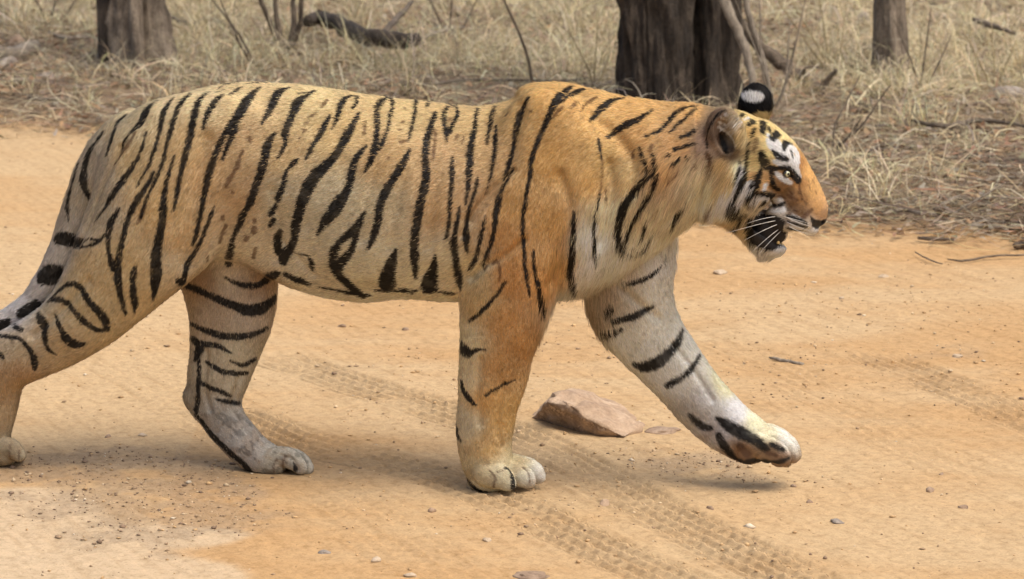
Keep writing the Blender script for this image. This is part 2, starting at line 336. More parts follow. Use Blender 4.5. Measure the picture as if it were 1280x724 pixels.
sapling('bare twigs in the far left grass', (60, 40), [(40, -10, .01), (72, -12, .0), (95, 0, .01)], 9.2, .006, M_DEAD)
sapling('bare twiggy shrub in front of the slim tree', (1150, 118), [(1128, 50, .01), (1160, 40, .0), (1180, 64, .01)], 6.8, .005)
sapling('spindly grey shrub at the top middle', (560, 60), [(540, 5, .01), (566, -10, .0), (590, 12, .01)], 8.6, .006)
sapling('thin brown shrub below the right log', (1100, 232), [(1082, 196, .01), (1104, 186, .0), (1122, 200, .01)], 4.9, .003)
sapling('low dry shrub left of the thick dark tree', (742, 112), [(722, 60, .01), (746, 50, .0), (760, 74, .01)], 6.9, .004, M_STRAW)
# dead wood on the ground: (label, category, points (px, py, height), pixel radii, material)
WOOD = [
 ('charcoal grey fallen log with a stub, above the middle of the tiger back', 'log', [(384, 26), (402, 22), (432, 34), (468, 46), (508, 50), (522, 48)], [7, 10, 10, 11, 10, 6], M_BARK, .13),
 ('dark twig standing up from the grey fallen log', 'twig', [(480, 42), (495, 24), (516, 2)], [4.5, 4, 2.5], M_DEAD, .14),
 ('pale brown log end at the far left edge of the bush', 'log', [(-30, 74), (5, 70), (44, 60)], [11, 12, 11], M_GREY, .04),
 ('long thin twig lying across the litter behind the tiger back', 'twig', [(430, 106), (520, 107), (590, 100), (700, 101), (735, 97)], [1.2, 1.6, 1.8, 1.6, 1.0], M_DEAD, .04),
 ('dark stick high in the grass at the right edge', 'stick', [(1218, 24), (1240, 32), (1268, 42)], [3, 3.5, 2], M_DEAD, .10),
 ('dark rotten log at the right edge beside the road', 'log', [(1180, 192), (1225, 198), (1262, 202), (1310, 206)], [4, 5, 6, 6], M_DEAD, .03),
 ('pale stick lying lowest at the right edge, near the road', 'stick', [(1214, 282), (1250, 284), (1300, 283)], [3, 3.5, 3], M_GREY, .02),
 ('thin dark stick just above the pale one at the right edge', 'stick', [(1220, 276), (1260, 277), (1310, 274)], [2, 3, 3], M_DEAD, .02),
 ('short brown stick at the edge of the road, right of the tiger nose', 'stick', [(1148, 297), (1170, 299), (1194, 300)], [2, 2.6, 1.6], M_DEAD, .006),
 ('pale broken slab of wood right of the tiger forehead', 'log', [(1096, 184), (1118, 179), (1144, 178)], [4, 6, 3], M_GREY, .02),
 ('brown broken branch beside the pale slab of wood', 'branch', [(1080, 192), (1100, 183), (1112, 180)], [2, 3, 2], M_DEAD, .03),
 ('knobbly bleached stick among the litter right of the nose', 'stick', [(1168, 262), (1182, 254), (1200, 246), (1218, 250)], [2, 3, 3, 2], M_GREY, .03),
 ('forked pale twig pointing up in the litter at the right', 'twig', [(1184, 276), (1200, 262), (1228, 246), (1258, 228)], [1.2, 1.6, 1.4, .8], M_GREY, .06),
 ('long thin curved twig on the bare edge of the road at the right', 'twig', [(1184, 324), (1206, 326), (1240, 320), (1284, 319)], [.8, 1.4, 1.3, 1.2], M_DEAD, .004),
 ('second thin twig on the road edge, left of the curved one', 'twig', [(1144, 315), (1160, 324), (1178, 330)], [.8, 1.1, .7], M_DEAD, .004),
 ('dark chunk of wood at the very right beside the road', 'log', [(1268, 308), (1282, 307), (1300, 309)], [4, 5, 5], M_DEAD, .004),
 ('broken stick in the litter at the far left above the road', 'stick', [(12, 118), (40, 122), (72, 126)], [2, 3.5, 2], M_DEAD, .01),
 ('pale dead branch in the grass above the tiger shoulder', 'branch', [(520, 52), (548, 40), (580, 34)], [1.6, 2.4, 1.4], M_GREY, .10),
 ('reddish brown broken stump in the grass right of the grey log', 'stump', [(515, 60), (520, 52), (523, 44)], [6, 7, 5], M_DEAD, .02),
 ('dead branch with a kink in the grass at the upper left', 'branch', [(215, 22), (240, 30), (262, 24), (292, 34)], [2, 3, 3, 2], M_DEAD, .06),
 ('pale bleached stick beside the left tree', 'stick', [(60, 40), (84, 48), (112, 46)], [1.5, 2.4, 1.6], M_GREY, .05),
 ('bleached branch lying across the litter right of the tiger nose', 'branch', [(1104, 268), (1130, 262), (1160, 268), (1190, 266)], [2, 3.4, 3, 2], M_GREY, .03),
 ('brown branch lying in the litter behind the nose of the tiger', 'branch', [(1060, 245), (1090, 252), (1126, 248)], [2, 3, 1.8], M_DEAD, .03),
 ('dark branch above the rotten log at the right edge', 'branch', [(1140, 150), (1180, 158), (1230, 150), (1290, 160)], [2, 3.2, 3, 2], M_DEAD, .05),
 ('grey broken stick in front of the rotten log', 'stick', [(1228, 228), (1252, 222), (1290, 226)], [2, 3, 2], M_GREY, .03),
 ('small grey stick on the dirt behind the far front leg', 'stick', [(962, 447), (976, 450), (1004, 456)], [1.2, 2.6, 2.2], M_GREY, .003),
]
for lab, cat, pts, rad, mat, lift_ in WOOD:
    g0 = G(*pts[len(pts) // 2], lift_ + .03 if pts[0][1] < 300 else lift_); P3 = []; R3 = []
    horizontal = max(p[1] for p in pts) - min(p[1] for p in pts) < 45
    for (px, py), r in zip(pts, rad):
        q = G(px, py, lift_ + max(0, gh(g0.x, g0.y))) if horizontal and 'stump' not in lab else VP(px, py, g0.y)
        P3.append(tuple(q)); R3.append(r * (q.y - CAM.y) / FPX)
    o = branch(cat if cat != 'log' else 'fallen_log', P3, R3, mat, None, 10, .25); tag(o, lab, cat)

# stones
def stone(name, c, size, mat, label, cat='stone', group=None, seed=0, sub=3, rot=0.0, rough=.28):
    bm = bmesh.new(); bmesh.ops.create_icosphere(bm, subdivisions=sub, radius=1.0); rr = random.Random(seed); off = Vector((rr.random() * 50, rr.random() * 50, 0))
    planes = [Vector((rr.uniform(-1, 1), rr.uniform(-1, 1), rr.uniform(-.6, 1))).normalized() for _ in range(7)]
    for v in bm.verts:
        p = v.co.copy()
        for pl_ in planes:
            d = p.dot(pl_) - .72
            if d > 0: p -= pl_ * d * .85
        p *= 1 + rough * noise.fractal(p * 1.3 + off, 1.0, 2.0, 4); v.co = p
    M_ = Matrix.Rotation(rot, 4, 'Z') @ Matrix.Diagonal((*size, 1)); bm.transform(Matrix.Translation(c) @ M_)
    me_ = bpy.data.meshes.new(name); bm.to_mesh(me_); bm.free(); me_.materials.append(mat)
    for p_ in me_.polygons: p_.use_smooth = sub > 2
    o = bpy.data.objects.new(name, me_); C.objects.link(o)
    if label: tag(o, label, cat, group)
    return o
def stone_mat(name, cols, sc=20):
    m, nt, b = mat_new(name); n = N(nt); tc = n('TexCoord'); a = n.noise(tc.outputs['Object'], sc, 6, .65); d = n.noise(tc.outputs['Object'], sc * 7, 4, .7)
    nt.links.new(n.mix(1.0, n.ramp(a, [(.32, cols[0]), (.5, cols[1]), (.68, cols[2])]), n.ramp(d, [(.3, (.8, .78, .76)), (.6, (1.08, 1.08, 1.08))]), 'MULTIPLY'), b.inputs['Base Color']); b.inputs['Roughness'].default_value = .9
    nt.links.new(n.bump(n.math('ADD', a, n.math('MULTIPLY', d, .4)), .7, .008), b.inputs['Normal']); return m
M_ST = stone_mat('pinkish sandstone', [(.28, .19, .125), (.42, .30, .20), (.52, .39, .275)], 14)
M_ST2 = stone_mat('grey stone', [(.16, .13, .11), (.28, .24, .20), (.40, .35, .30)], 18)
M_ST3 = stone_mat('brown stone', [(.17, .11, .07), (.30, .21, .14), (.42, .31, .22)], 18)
M_ST4 = stone_mat('pale stone', [(.38, .28, .18), (.50, .39, .27), (.60, .50, .38)], 22)
# E: the sandstone slab between the front legs: a tilted slab with a broken left face, stain and shade painted in dark brown
def slab():
    bm = bmesh.new(); r0 = G(735, 548)
    pts = [(664, 524, 0), (668, 531, -.02), (700, 540, -.02), (742, 552, -.02), (792, 553, -.02), (803, 543, -.01), (800, 534, .015), (776, 518, .040), (742, 500, .062), (716, 489, .078), (694, 495, .088), (684, 503, .074), (700, 498, .086), (712, 508, .074), (728, 522, .050), (748, 536, .024), (780, 546, .008), (690, 515, .02), (672, 518, .022)]
    back = [(690, 500, 0), (730, 492, 0), (780, 512, 0), (806, 535, -.01)]
    for px, py, z in pts:
        q = G(px, py, z); bm.verts.new(q)
    for px, py, z in back:
        q = G(px, py, z); bm.verts.new(q + Vector((0, .02, 0)))
    bmesh.ops.convex_hull(bm, input=bm.verts)
    geo = [v for v in bm.verts if not v.link_faces]; bmesh.ops.delete(bm, geom=geo, context='VERTS')
    bmesh.ops.triangulate(bm, faces=bm.faces)
    for _ in range(5): bmesh.ops.subdivide_edges(bm, edges=[e for e in bm.edges if e.calc_length() > .009], cuts=1); bmesh.ops.triangulate(bm, faces=bm.faces)
    bm.normal_update()
    ns = [(v, v.normal.copy()) for v in bm.verts]
    for v, nn_ in ns:
        p = v.co; d = .011 * noise.fractal(p * 14, 1.0, 2.0, 5) + .004
        q = p.x * .72 + p.y * -.3 + p.z * 1.5; st_ = ((q + .012 * noise.noise(p * 12)) / .030) % 1.0            # layered breaks
        d -= .0045 * max(0, 1 - st_ / .18); v.co = p + nn_ * d
        if nn_.x < -.25 and nn_.y < .2: v.co.x += .014 * abs(noise.noise(p * 30)) + .010 * max(0, noise.noise(p * 14))
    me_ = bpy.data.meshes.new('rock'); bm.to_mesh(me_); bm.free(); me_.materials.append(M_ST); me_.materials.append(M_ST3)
    for p_ in me_.polygons: p_.use_smooth = True; p_.material_index = 1 if p_.normal.x < -.35 and p_.normal.z < .55 else 0  # faces turned from the sun get browner stone, shade put into the colour
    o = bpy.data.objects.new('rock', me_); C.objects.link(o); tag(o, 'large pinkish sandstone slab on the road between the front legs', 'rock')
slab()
STN = [(828, 541, 24, 5, M_ST3, 'flat half buried brown stone right of the sandstone slab'), (755, 632, 9, 7, M_ST, 'pinkish pebble below the sandstone slab'), (1046, 653, 10, 4.5, M_ST2, 'grey flat pebble near the lower right of the road'),
       (507, 411, 5, 4, M_ST3, 'small brown pebble under the belly of the tiger'), (427, 406, 7, 3, M_ST3, 'flat brown pebble left of the one under the belly'), (900, 341, 9, 5, M_ST4, 'pale stone on the road below the chin of the tiger'), (1052, 373, 5, 3.5, M_ST4, 'pale stone on the road right of the swinging leg'),
       (1196, 448, 9, 4, M_ST4, 'pale flat stone on the right of the road'), (470, 700, 9, 5, M_ST4, 'pale stone at the bottom edge of the road'), (405, 688, 10, 3.5, M_ST2, 'grey flat chip beside the bottom stones'), (540, 641, 6, 5, M_ST, 'pinkish pebble left below the near front paw'), (608, 676, 8, 3, M_ST4, 'pale chip in the tyre track below the near front paw'),
       (513, 718, 9, 4, M_ST4, 'pale pebble cut by the bottom edge of the picture'), (28, 570, 4, 5, M_ST4, 'small white stone in front of the hind paw at the left edge'), (178, 544, 6, 3.5, M_ST4, 'pebble on the dirt left of the far hind paw'), (135, 545, 5, 3.5, M_ST3, 'brown pebble further left of the far hind paw'),
       (888, 638, 6, 4, M_ST3, 'brown clod below the lifted front paw'), (1012, 629, 5, 4, M_ST3, 'dark clod right below the lifted front paw'), (1162, 614, 7, 5, M_ST3, 'brown clod at the right side of the road'), (1204, 636, 7, 4, M_ST3, 'second brown clod lower at the right side of the road'), (1176, 595, 4, 3, M_ST3, 'dark pebble above the right clods'),
       (150, 277, 14, 4, M_ST4, 'pale flat stone on the road left of the tail'), (128, 228, 8, 4, M_ST4, 'pale stone on the road beside the top of the tail'), (992, 610, 5, 3, M_ST3, 'tiny dark clod under the lifted paw toes'), (666, 718, 24, 3, M_ST3, 'flat brown stone at the very bottom of the road'),
       (1105, 345, 8, 2.5, M_ST4, 'low pale flake on the road near the right verge')]
for k, (px, py, rw, rh, mat, lab) in enumerate(STN):
    q = G(px, py); s_ = (q.y - CAM.y) / FPX; z = gh(q.x, q.y); stone('stone' if rw > 7 else 'pebble', Vector((q.x, q.y, z + rh * s_ * .12)), (rw * s_, rw * s_ * .8, rh * s_ * 1.0), mat, lab, 'stone' if rw > 7 else 'pebble', seed=k + 40, rot=k * 1.3)
BST = [(8, 92, 22, 14, M_ST2, 'dark grey boulder at the left edge of the bush'), (203, 82, 12, 12, M_ST2, 'grey stone at the foot of the left tree'), (558, 6, 26, 14, M_ST3, 'reddish brown boulder in the grass at the top edge'), (1079, 32, 9, 8, M_ST2, 'dark round stone left of the slim tree'), (1067, 90, 9, 5, M_ST2, 'small dark stone at the foot of the slim tree'),
       (60, 110, 22, 7, M_ST2, 'flat grey stone above the road at the left'), (560, 46, 12, 6, M_ST2, 'grey stone under the reddish boulder'), (20, 62, 14, 7, M_ST3, 'brown stone beside the pale log at the left edge'), (1262, 128, 26, 8, M_ST2, 'grey purplish rock in the grass at the right edge'), (100, 118, 10, 5, M_ST2, 'grey stone beside the dark root'), (1160, 60, 14, 6, M_ST2, 'low grey rock in the grass right of the slim tree'), (1240, 45, 16, 6, M_ST2, 'grey rock by the dark stick at top right')]
for k, (px, py, rw, rh, mat, lab) in enumerate(BST):
    q = G(px, py + rh * .7); s_ = (q.y - CAM.y) / FPX; z = gh(q.x, q.y); stone('boulder' if rw > 15 else 'stone', Vector((q.x, q.y, z + rh * s_ * .6)), (rw * s_, rw * s_ * .8, rh * s_ * 1.3), mat, lab, 'rock', seed=k + 90, rot=k * 1.1)
print('wood, stones', round(time.time() - T0, 1))

# ---- dry grass, straw and leaves (uncountable): a few joined sheets of blades
def blades(name, n_, place, length, width, lean, cols, label, cat, segs=3, curl=.5, seed=1):
    r = np.random.RandomState(seed); x, y, L, W, az, el, ci, z0 = place(r, n_)
    n_ = len(x); k = np.linspace(0, 1, segs + 1); d = np.stack([np.cos(az), np.sin(az)], 1); V = np.zeros((n_, segs + 1, 2, 3)); 
    ca_, pos = el.copy(), np.stack([x, y, z0], 1)
    side = np.stack([-np.sin(az + r.normal(0, .6, n_)), np.cos(az), r.normal(0, .35, n_)], 1); side /= np.linalg.norm(side, axis=1)[:, None]
    turn = r.normal(0, curl * .6, n_)
    for i in range(segs + 1):
        w_ = W * (1 - .85 * k[i] ** 2) * .5; V[:, i, 0] = pos - side * w_[:, None]; V[:, i, 1] = pos + side * w_[:, None]
        dirv = np.stack([np.cos(az) * np.cos(ca_), np.sin(az) * np.cos(ca_), np.sin(ca_)], 1); pos = pos + dirv * (L / segs)[:, None]; ca_ = ca_ - curl * r.uniform(.2, 1.6, n_) / segs * (el > .25); az = az + turn / segs
    V = V.reshape(-1, 3); V[:, 2] = np.maximum(V[:, 2], np.repeat(z0, (segs + 1) * 2) + .001)
    b0 = np.arange(n_)[:, None] * (segs + 1) * 2 + np.arange(segs)[None] * 2; b0 = b0.ravel(); Fc = np.stack([b0, b0 + 1, b0 + 3, b0 + 2], 1)
    o = mesh_obj(name, V, Fc); pal = np.array(cols); c = pal[ci] * r.uniform(.72, 1.2, (n_, 1)) * (1 + .05 * r.normal(size=(n_, 3))); c = np.repeat(c, (segs + 1) * 2, 0)
    at2 = o.data.color_attributes.new('straw', 'FLOAT_COLOR', 'POINT'); at2.data.foreach_set('color', np.concatenate([c.clip(0, 1), np.ones((len(c), 1))], 1).astype(np.float32).ravel())
    o.data.materials.append(M_GRASS); tag(o, label, cat, kind='stuff'); return o
m, nt, b = mat_new('dry grass'); n = N(nt); a_ = n('Attribute'); a_.attribute_name = 'straw'; nt.links.new(a_.outputs['Color'], b.inputs['Base Color']); b.inputs['Roughness'].default_value = .7; b.inputs['Specular IOR Level'].default_value = .2
tr = nt.nodes.new('ShaderNodeBsdfTranslucent'); nt.links.new(a_.outputs['Color'], tr.inputs[0]); mx = nt.nodes.new('ShaderNodeMixShader'); mx.inputs[0].default_value = .25
nt.links.new(b.outputs[0], mx.inputs[1]); nt.links.new(tr.outputs[0], mx.inputs[2]); nt.links.new(mx.outputs[0], nt.nodes['Material Output'].inputs[0]); M_GRASS = m
COLS = [(.72, .61, .37), (.58, .49, .30), (.42, .35, .23), (.29, .23, .16), (.20, .155, .11), (.78, .70, .48), (.33, .21, .125), (.40, .35, .27), (.14, .105, .075), (.42, .27, .155)]
YEL = [(G(a, b).x, G(a, b).y, c, d) for a, b, c, d in ((700, 60, .35, 1.2), (620, 40, .4, 1.0), (1190, 80, .6, 1.4), (1250, 60, .5, 1.2), (1100, 120, .3, .6), (1050, 30, .25, .5), (250, 90, .4, .7), (430, 95, .5, .4), (560, 90, .5, .5), (60, 20, .5, 1.0), (240, 30, .5, 1), (740, 110, .2, .4))]
def yel(x, y):
    o = np.zeros_like(x)
    for a, b, c, d in YEL: o = o + np.exp(-((x - a) / c) ** 2 - ((y - b) / d) ** 2)
    return np.clip(o, 0, 1)
def spots(r, n_, dens):
    x = r.uniform(-3.4, 3.4, n_ * 5); y = 2.6 + 11 * r.rand(n_ * 5) ** 1.35; keep = r.rand(n_ * 5) < dens(x, y) * verge(x, y + .12 + .30 * r.rand(n_ * 5) ** 2); x = x[keep][:n_]; y = y[keep][:n_]; return x, y
def lying(r, n_):
    x, y = spots(r, n_, lambda x, y: .5 + .5 * sst(-.3, .3, vnoise(x, y, 2.5, 3, 41))); n_ = len(x); q = yel(x, y)
    ci = np.where(r.rand(n_) < .25 + .5 * q, r.choice([0, 1, 5, 7], n_), r.choice([1, 2, 3, 4, 6, 7, 8], n_))
    return x, y, r.gamma(3, .030, n_) + .03, r.uniform(.0016, .0045, n_), r.uniform(0, 6.28, n_), r.uniform(-.05, .22, n_), ci, height(x, y) + r.uniform(.0, .045, n_)
def stand(r, n_):
    nc = 900; cx_ = r.uniform(-4.2, 4.2, nc * 4); cy_ = r.uniform(3.4, 15, nc * 4); k = r.rand(nc * 4) < (.10 + .9 * yel(cx_, cy_)) * (verge(cx_, cy_) > .85) * sst(.15, .9, cy_ - np.interp(cx_, EDGE[:, 0], EDGE[:, 1])); cx_, cy_ = cx_[k][:nc], cy_[k][:nc]; tall = r.uniform(.4, 1.25, len(cx_))
    i = r.randint(0, len(cx_), n_); x = cx_[i] + r.normal(0, .045, n_); y = cy_[i] + r.normal(0, .045, n_); ci = r.choice([0, 0, 1, 1, 2, 5, 5, 7], n_)
    return x, y, (r.gamma(4, .032, n_) + .04) * tall[i], r.uniform(.002, .005, n_), r.uniform(0, 6.28, n_), r.uniform(.55, 1.45, n_), ci, height(x, y) - .005
def leaves(r, n_):
    x, y = spots(r, n_, lambda x, y: .35 + .65 * sst(-.2, .4, vnoise(x, y, 1.8, 3, 43))); n_ = len(x)
    return x, y, r.uniform(.018, .055, n_), r.uniform(.010, .028, n_), r.uniform(0, 6.28, n_), r.uniform(-.1, .7, n_), r.choice([2, 3, 4, 6, 6, 8, 7, 9, 9], n_), height(x, y) + r.uniform(.002, .035, n_)
blades('fallen_straw', 85000, lying, 0, 0, 0, COLS, 'tangled dry straw and twigs covering the ground beside the road', 'straw', 3, .5, 3)
blades('dry_grass', 42000, stand, 0, 0, 0, COLS, 'tufts of pale yellow dry grass growing in the bush', 'grass', 3, 1.3, 4)
blades('leaf_litter', 55000, leaves, 0, 0, 0, COLS, 'brown and grey fallen leaves littering the verge', 'leaves', 2, .9, 5)
def tangle(r, n_):
    x, y = spots(r, n_, lambda x, y: .25 + .75 * yel(x, y)); n_ = len(x)
    return x, y, r.uniform(.15, .5, n_), r.uniform(.0025, .0055, n_), r.uniform(0, 6.28, n_), r.uniform(.05, 1.0, n_), r.choice([0, 5, 5, 7, 1], n_), height(x, y) + r.uniform(.0, .05, n_)
def sticks(r, n_):
    x, y = spots(r, n_, lambda x, y: .5 + 0 * x); n_ = len(x)
    return x, y, r.uniform(.08, .35, n_), r.uniform(.004, .011, n_), r.uniform(0, 6.28, n_), r.uniform(-.02, .16, n_), r.choice([3, 4, 8, 4, 6], n_), height(x, y) + r.uniform(.01, .05, n_)
blades('long_straw', 5200, tangle, 0, 0, 0, COLS, 'long curled pale stalks tangled over the bush floor', 'straw', 7, 2.4, 7)
blades('fallen_twigs', 2600, sticks, 0, 0, 0, COLS, 'small dark fallen twigs lying among the litter', 'twigs', 4, .5, 8)
print('grass', round(time.time() - T0, 1))

# ---- gravel and crumbs (uncountable)
def crumbs(name, n_, place, cols, label, cat, seed):
    r = np.random.RandomState(seed); x, y, s_, ci = place(r, n_); n_ = len(x)
    B = np.array([(1, 0, 0), (-1, 0, 0), (0, 1, 0), (0, -1, 0), (0, 0, 1), (0, 0, -1), (.6, .6, .5), (-.6, .5, .6)]); Fq = np.array([(0, 2, 6), (2, 4, 6), (4, 0, 6), (2, 1, 7), (1, 4, 7), (4, 2, 7), (1, 3, 4), (3, 0, 4), (2, 0, 5), (1, 2, 5), (3, 1, 5), (0, 3, 5)])
    sc_ = s_[:, None, None] * r.uniform(.5, 1.2, (n_, 1, 3)) * np.array([1, 1, .6]); V = B[None] * sc_ * r.uniform(.7, 1.3, (n_, 8, 1)); a = r.uniform(0, 6.28, n_); ca_, sa_ = np.cos(a)[:, None], np.sin(a)[:, None]
    V = np.stack([V[..., 0] * ca_ - V[..., 1] * sa_ + x[:, None], V[..., 0] * sa_ + V[..., 1] * ca_ + y[:, None], V[..., 2] + (height(x, y) + s_ * .25)[:, None]], -1)
    o = mesh_obj(name, V.reshape(-1, 3), (Fq[None] + (np.arange(n_) * 8)[:, None, None]).reshape(-1, 3), None, None, False); c = np.array(cols)[ci] * r.uniform(.8, 1.2, (n_, 1)); c = np.repeat(c, 8, 0)
    at2 = o.data.color_attributes.new('straw', 'FLOAT_COLOR', 'POINT'); at2.data.foreach_set('color', np.concatenate([c.clip(0, 1), np.ones((len(c), 1))], 1).astype(np.float32).ravel()); o.data.materials.append(M_CRUMB); tag(o, label, cat, kind='stuff')
m, nt, b = mat_new('crumb'); n = N(nt); a_ = n('Attribute'); a_.attribute_name = 'straw'; nt.links.new(a_.outputs['Color'], b.inputs['Base Color']); b.inputs['Roughness'].default_value = .95; M_CRUMB = m
CC_ = [(.52, .34, .17), (.58, .44, .28), (.66, .56, .42), (.36, .25, .15), (.25, .17, .11)]
def road_sp(r, n_):
    x = r.uniform(-2.6, 2.6, n_); y = r.uniform(-1.6, 6.5, n_); k = r.rand(n_) < (.18 + .82 * sst(-.1, .4, vnoise(x, y, 2.0, 3, 51))) * (verge(x, y) < .6); x, y = x[k], y[k]
    return x, y, .0011 + r.gamma(1.5, .0013, len(x)), r.choice(5, len(x), p=[.46, .16, .04, .24, .10])
def deb_sp(r, n_):
    x = r.uniform(-2.2, 2.2, n_); y = r.uniform(-1.6, 4, n_); k = r.rand(n_) < debris(x, y); x, y = x[k], y[k]; return x, y, .0014 + r.gamma(1.3, .0014, len(x)), r.choice(5, len(x), p=[.08, .12, .04, .38, .38])
crumbs('gravel', 24000, road_sp, CC_, 'small crumbs of earth and grit scattered on the dirt road', 'gravel', 5)
crumbs('loose_debris', 60000, deb_sp, CC_, 'dark loose clods and grit in patches on the road', 'debris', 6)
print('bush done', round(time.time() - T0, 1))
# ================================================================ THE TIGER
# one continuous body surface grown from a signed distance field; the coat markings are curves lying on that surface
RES = 1.0
def seg_axis(breaks):
    out = []
    for a, b, h in breaks:
        n = max(2, int(round((b - a) / (h * RES)))); out.append(np.linspace(a, b, n, endpoint=False))
    out.append(np.array([breaks[-1][1]])); return np.concatenate(out).astype(np.float32)
GX = seg_axis([(-1.42, 0.42, 0.0037), (0.42, 0.80, 0.0022)])
GV = seg_axis([(-0.26, 0.26, 0.0033)])
GZ = seg_axis([(-0.02, 0.50, 0.0037), (0.50, 0.98, 0.0026)])
F = np.full((len(GX), len(GV), len(GZ)), 1.0, dtype=np.float32)
MPX = 8.25 / FPX                       # metres per pixel at the tiger

def box(lo, hi):
    s = []
    for ax, a, b in ((GX, lo[0], hi[0]), (GV, lo[1], hi[1]), (GZ, lo[2], hi[2])):
        i = max(0, int(np.searchsorted(ax, a)) - 1); j = min(len(ax), int(np.searchsorted(ax, b)) + 1)
        s.append(slice(i, max(j, i + 1)))
    return tuple(s), GX[s[0]][:, None, None], GV[s[1]][None, :, None], GZ[s[2]][None, None, :]

def blend(s, f, k, op='add'):
    a = F[s]
    if op == 'add':
        h = np.maximum(k - np.abs(a - f), 0) / k; F[s] = np.minimum(a, f) - h * h * (k * .25)
    else:
        f = -f; h = np.maximum(k - np.abs(a - f), 0) / k; F[s] = np.maximum(a, f) + h * h * (k * .25)

def ell(px, py, v, ra, rb, ry, ang=0.0, k=0.02, op='add', tilt=0.0):
    """ellipsoid at a pixel: ra along ang (image degrees, clockwise), rb across (pixels), ry lateral (metres)"""
    c = P(px, py, v); ra *= MPX; rb *= MPX; a = math.radians(ang); ca, sa = math.cos(a), -math.sin(a)
    R = max(ra, rb, ry) + k + .012
    s, X, V, Z = box((c.x - R, v - R, c.z - R), (c.x + R, v + R, c.z + R))
    dx, dv, dz = X - c.x, V - v, Z - c.z
    if tilt: dv = dv - tilt * dz
    u = (dx * ca + dz * sa) / ra; w_ = (-dx * sa + dz * ca) / rb; q_ = dv / ry
    q = np.sqrt(u * u + w_ * w_ + q_ * q_) + 1e-6
    g = np.sqrt((u / ra) ** 2 + (w_ / rb) ** 2 + (q_ / ry) ** 2) + 1e-6
    blend(s, (q * (q - 1) / g).astype(np.float32), k, op)

def limb(nodes, k=0.02, sub=4, op='add', mx=1):
    """nodes: (px, py, half width px, lateral radius m, lateral offset m)"""
    A = catmull(nodes, sub); pts = []
    for px, py, r, ry, v in A:
        c = P(px, py, v); pts.append((c.x, c.z, r * MPX, ry, v * mx))
    for (x0, z0, r0, y0, v0), (x1, z1, r1, y1, v1) in zip(pts[:-1], pts[1:]):
        R = max(r0, r1, y0, y1) + k + .012
        s, X, V, Z = box((min(x0, x1) - R, min(v0, v1) - R, min(z0, z1) - R), (max(x0, x1) + R, max(v0, v1) + R, max(z0, z1) + R))
        dx, dz = x1 - x0, z1 - z0; L = dx * dx + dz * dz + 1e-9
        t = np.clip(((X - x0) * dx + (Z - z0) * dz) / L, 0, 1)
        r = r0 + (r1 - r0) * t; ry = y0 + (y1 - y0) * t; vc = v0 + (v1 - v0) * t
        d2 = (X - x0 - t * dx) ** 2 + (Z - z0 - t * dz) ** 2; dv = V - vc
        q = np.sqrt(d2 / (r * r) + dv * dv / (ry * ry)) + 1e-6
        g = np.sqrt(d2 / r ** 4 + dv * dv / ry ** 4) + 1e-6
        blend(s, (q * (q - 1) / g).astype(np.float32), k, op)

# ---- trunk and neck: loft of egg shaped sections (px, top row, bottom row, half width m)
PROF = [(112, 205, 270, .030), (120, 180, 284, .055), (135, 166, 298, .085), (160, 145, 308, .112), (200, 127, 318, .138), (240, 115, 322, .152), (300, 104, 326, .160),
        (345, 105, 336, .166), (400, 110, 360, .178), (450, 118, 370, .188), (500, 124, 368, .192), (560, 131, 365, .190), (610, 132, 366, .180),
        (650, 124, 368, .166), (690, 110, 370, .150), (735, 111, 362, .142), (780, 121, 338, .132), (830, 127, 300, .118), (870, 131, 268, .104), (905, 140, 255, .095)]
A = np.array([(P(a, (b + c) / 2).x, P(a, b).z, P(a, c).z, w_) for a, b, c, w_ in PROF])
xs = np.linspace(A[0, 0], A[-1, 0], 400)
def spl(x, y):
    C_ = catmull(list(zip(x, y)), 12); return np.interp(xs, C_[:, 0], C_[:, 1])
top, bot, wid = (np.interp(GX, xs, spl(A[:, 0], A[:, i])).astype(np.float32) for i in (1, 2, 3))
s, X, V, Z = box((A[0, 0] - .03, -.26, .3), (A[-1, 0] + .02, .26, .98))
T_, B_, W_ = (q[s[0]][:, None, None] for q in (top, bot, wid))
zc = B_ + (T_ - B_) * .46; h = np.where(Z > zc, T_ - zc, zc - B_)
dz = (Z - zc) / h; ww = W_ * (1 - .20 * np.clip(dz, 0, 1.2) ** 2 - .06 * np.clip(-dz, 0, 1.2))
q = np.sqrt(dz ** 2 + (V / ww) ** 2) + 1e-6; g = np.sqrt((dz / h) ** 2 + (V / ww ** 2) ** 2) + 1e-6
f = q * (q - 1) / g
endx = np.maximum(A[0, 0] - X, X - A[-1, 0]); f = np.where(endx > 0, np.sqrt(np.maximum(f, 0) ** 2 + endx ** 2) , f)
blend(s, f.astype(np.float32), .01)

# ---- muscles of the trunk
for m_ in (1, -1):
    ell(690, 215, -.088 * m_, 66, 105, .070, -8, .05)         # shoulder blade
    ell(722, 290, -.082 * m_, 48, 62, .060, 20, .05)          # point of the shoulder
    ell(640, 300, -.100 * m_, 46, 60, .058, 0, .05)           # triceps
    ell(480, 260, -.105 * m_, 120, 85, .082, 0, .06)          # rib cage
    ell(800, 215, -.060 * m_, 62, 60, .062, 10, .05)          # neck muscle
    ell(255, 160, -.080 * m_, 70, 42, .055, -5, .05)          # hip
    ell(200, 240, -.088 * m_, 72, 85, .068, -35, .05)         # thigh
ell(690, 118, 0, 40, 14, .03, 0, .03)
ell(400, 330, 0, 90, 34, .10, 8, .05)
ell(560, 340, 0, 120, 30, .11, 0, .05)
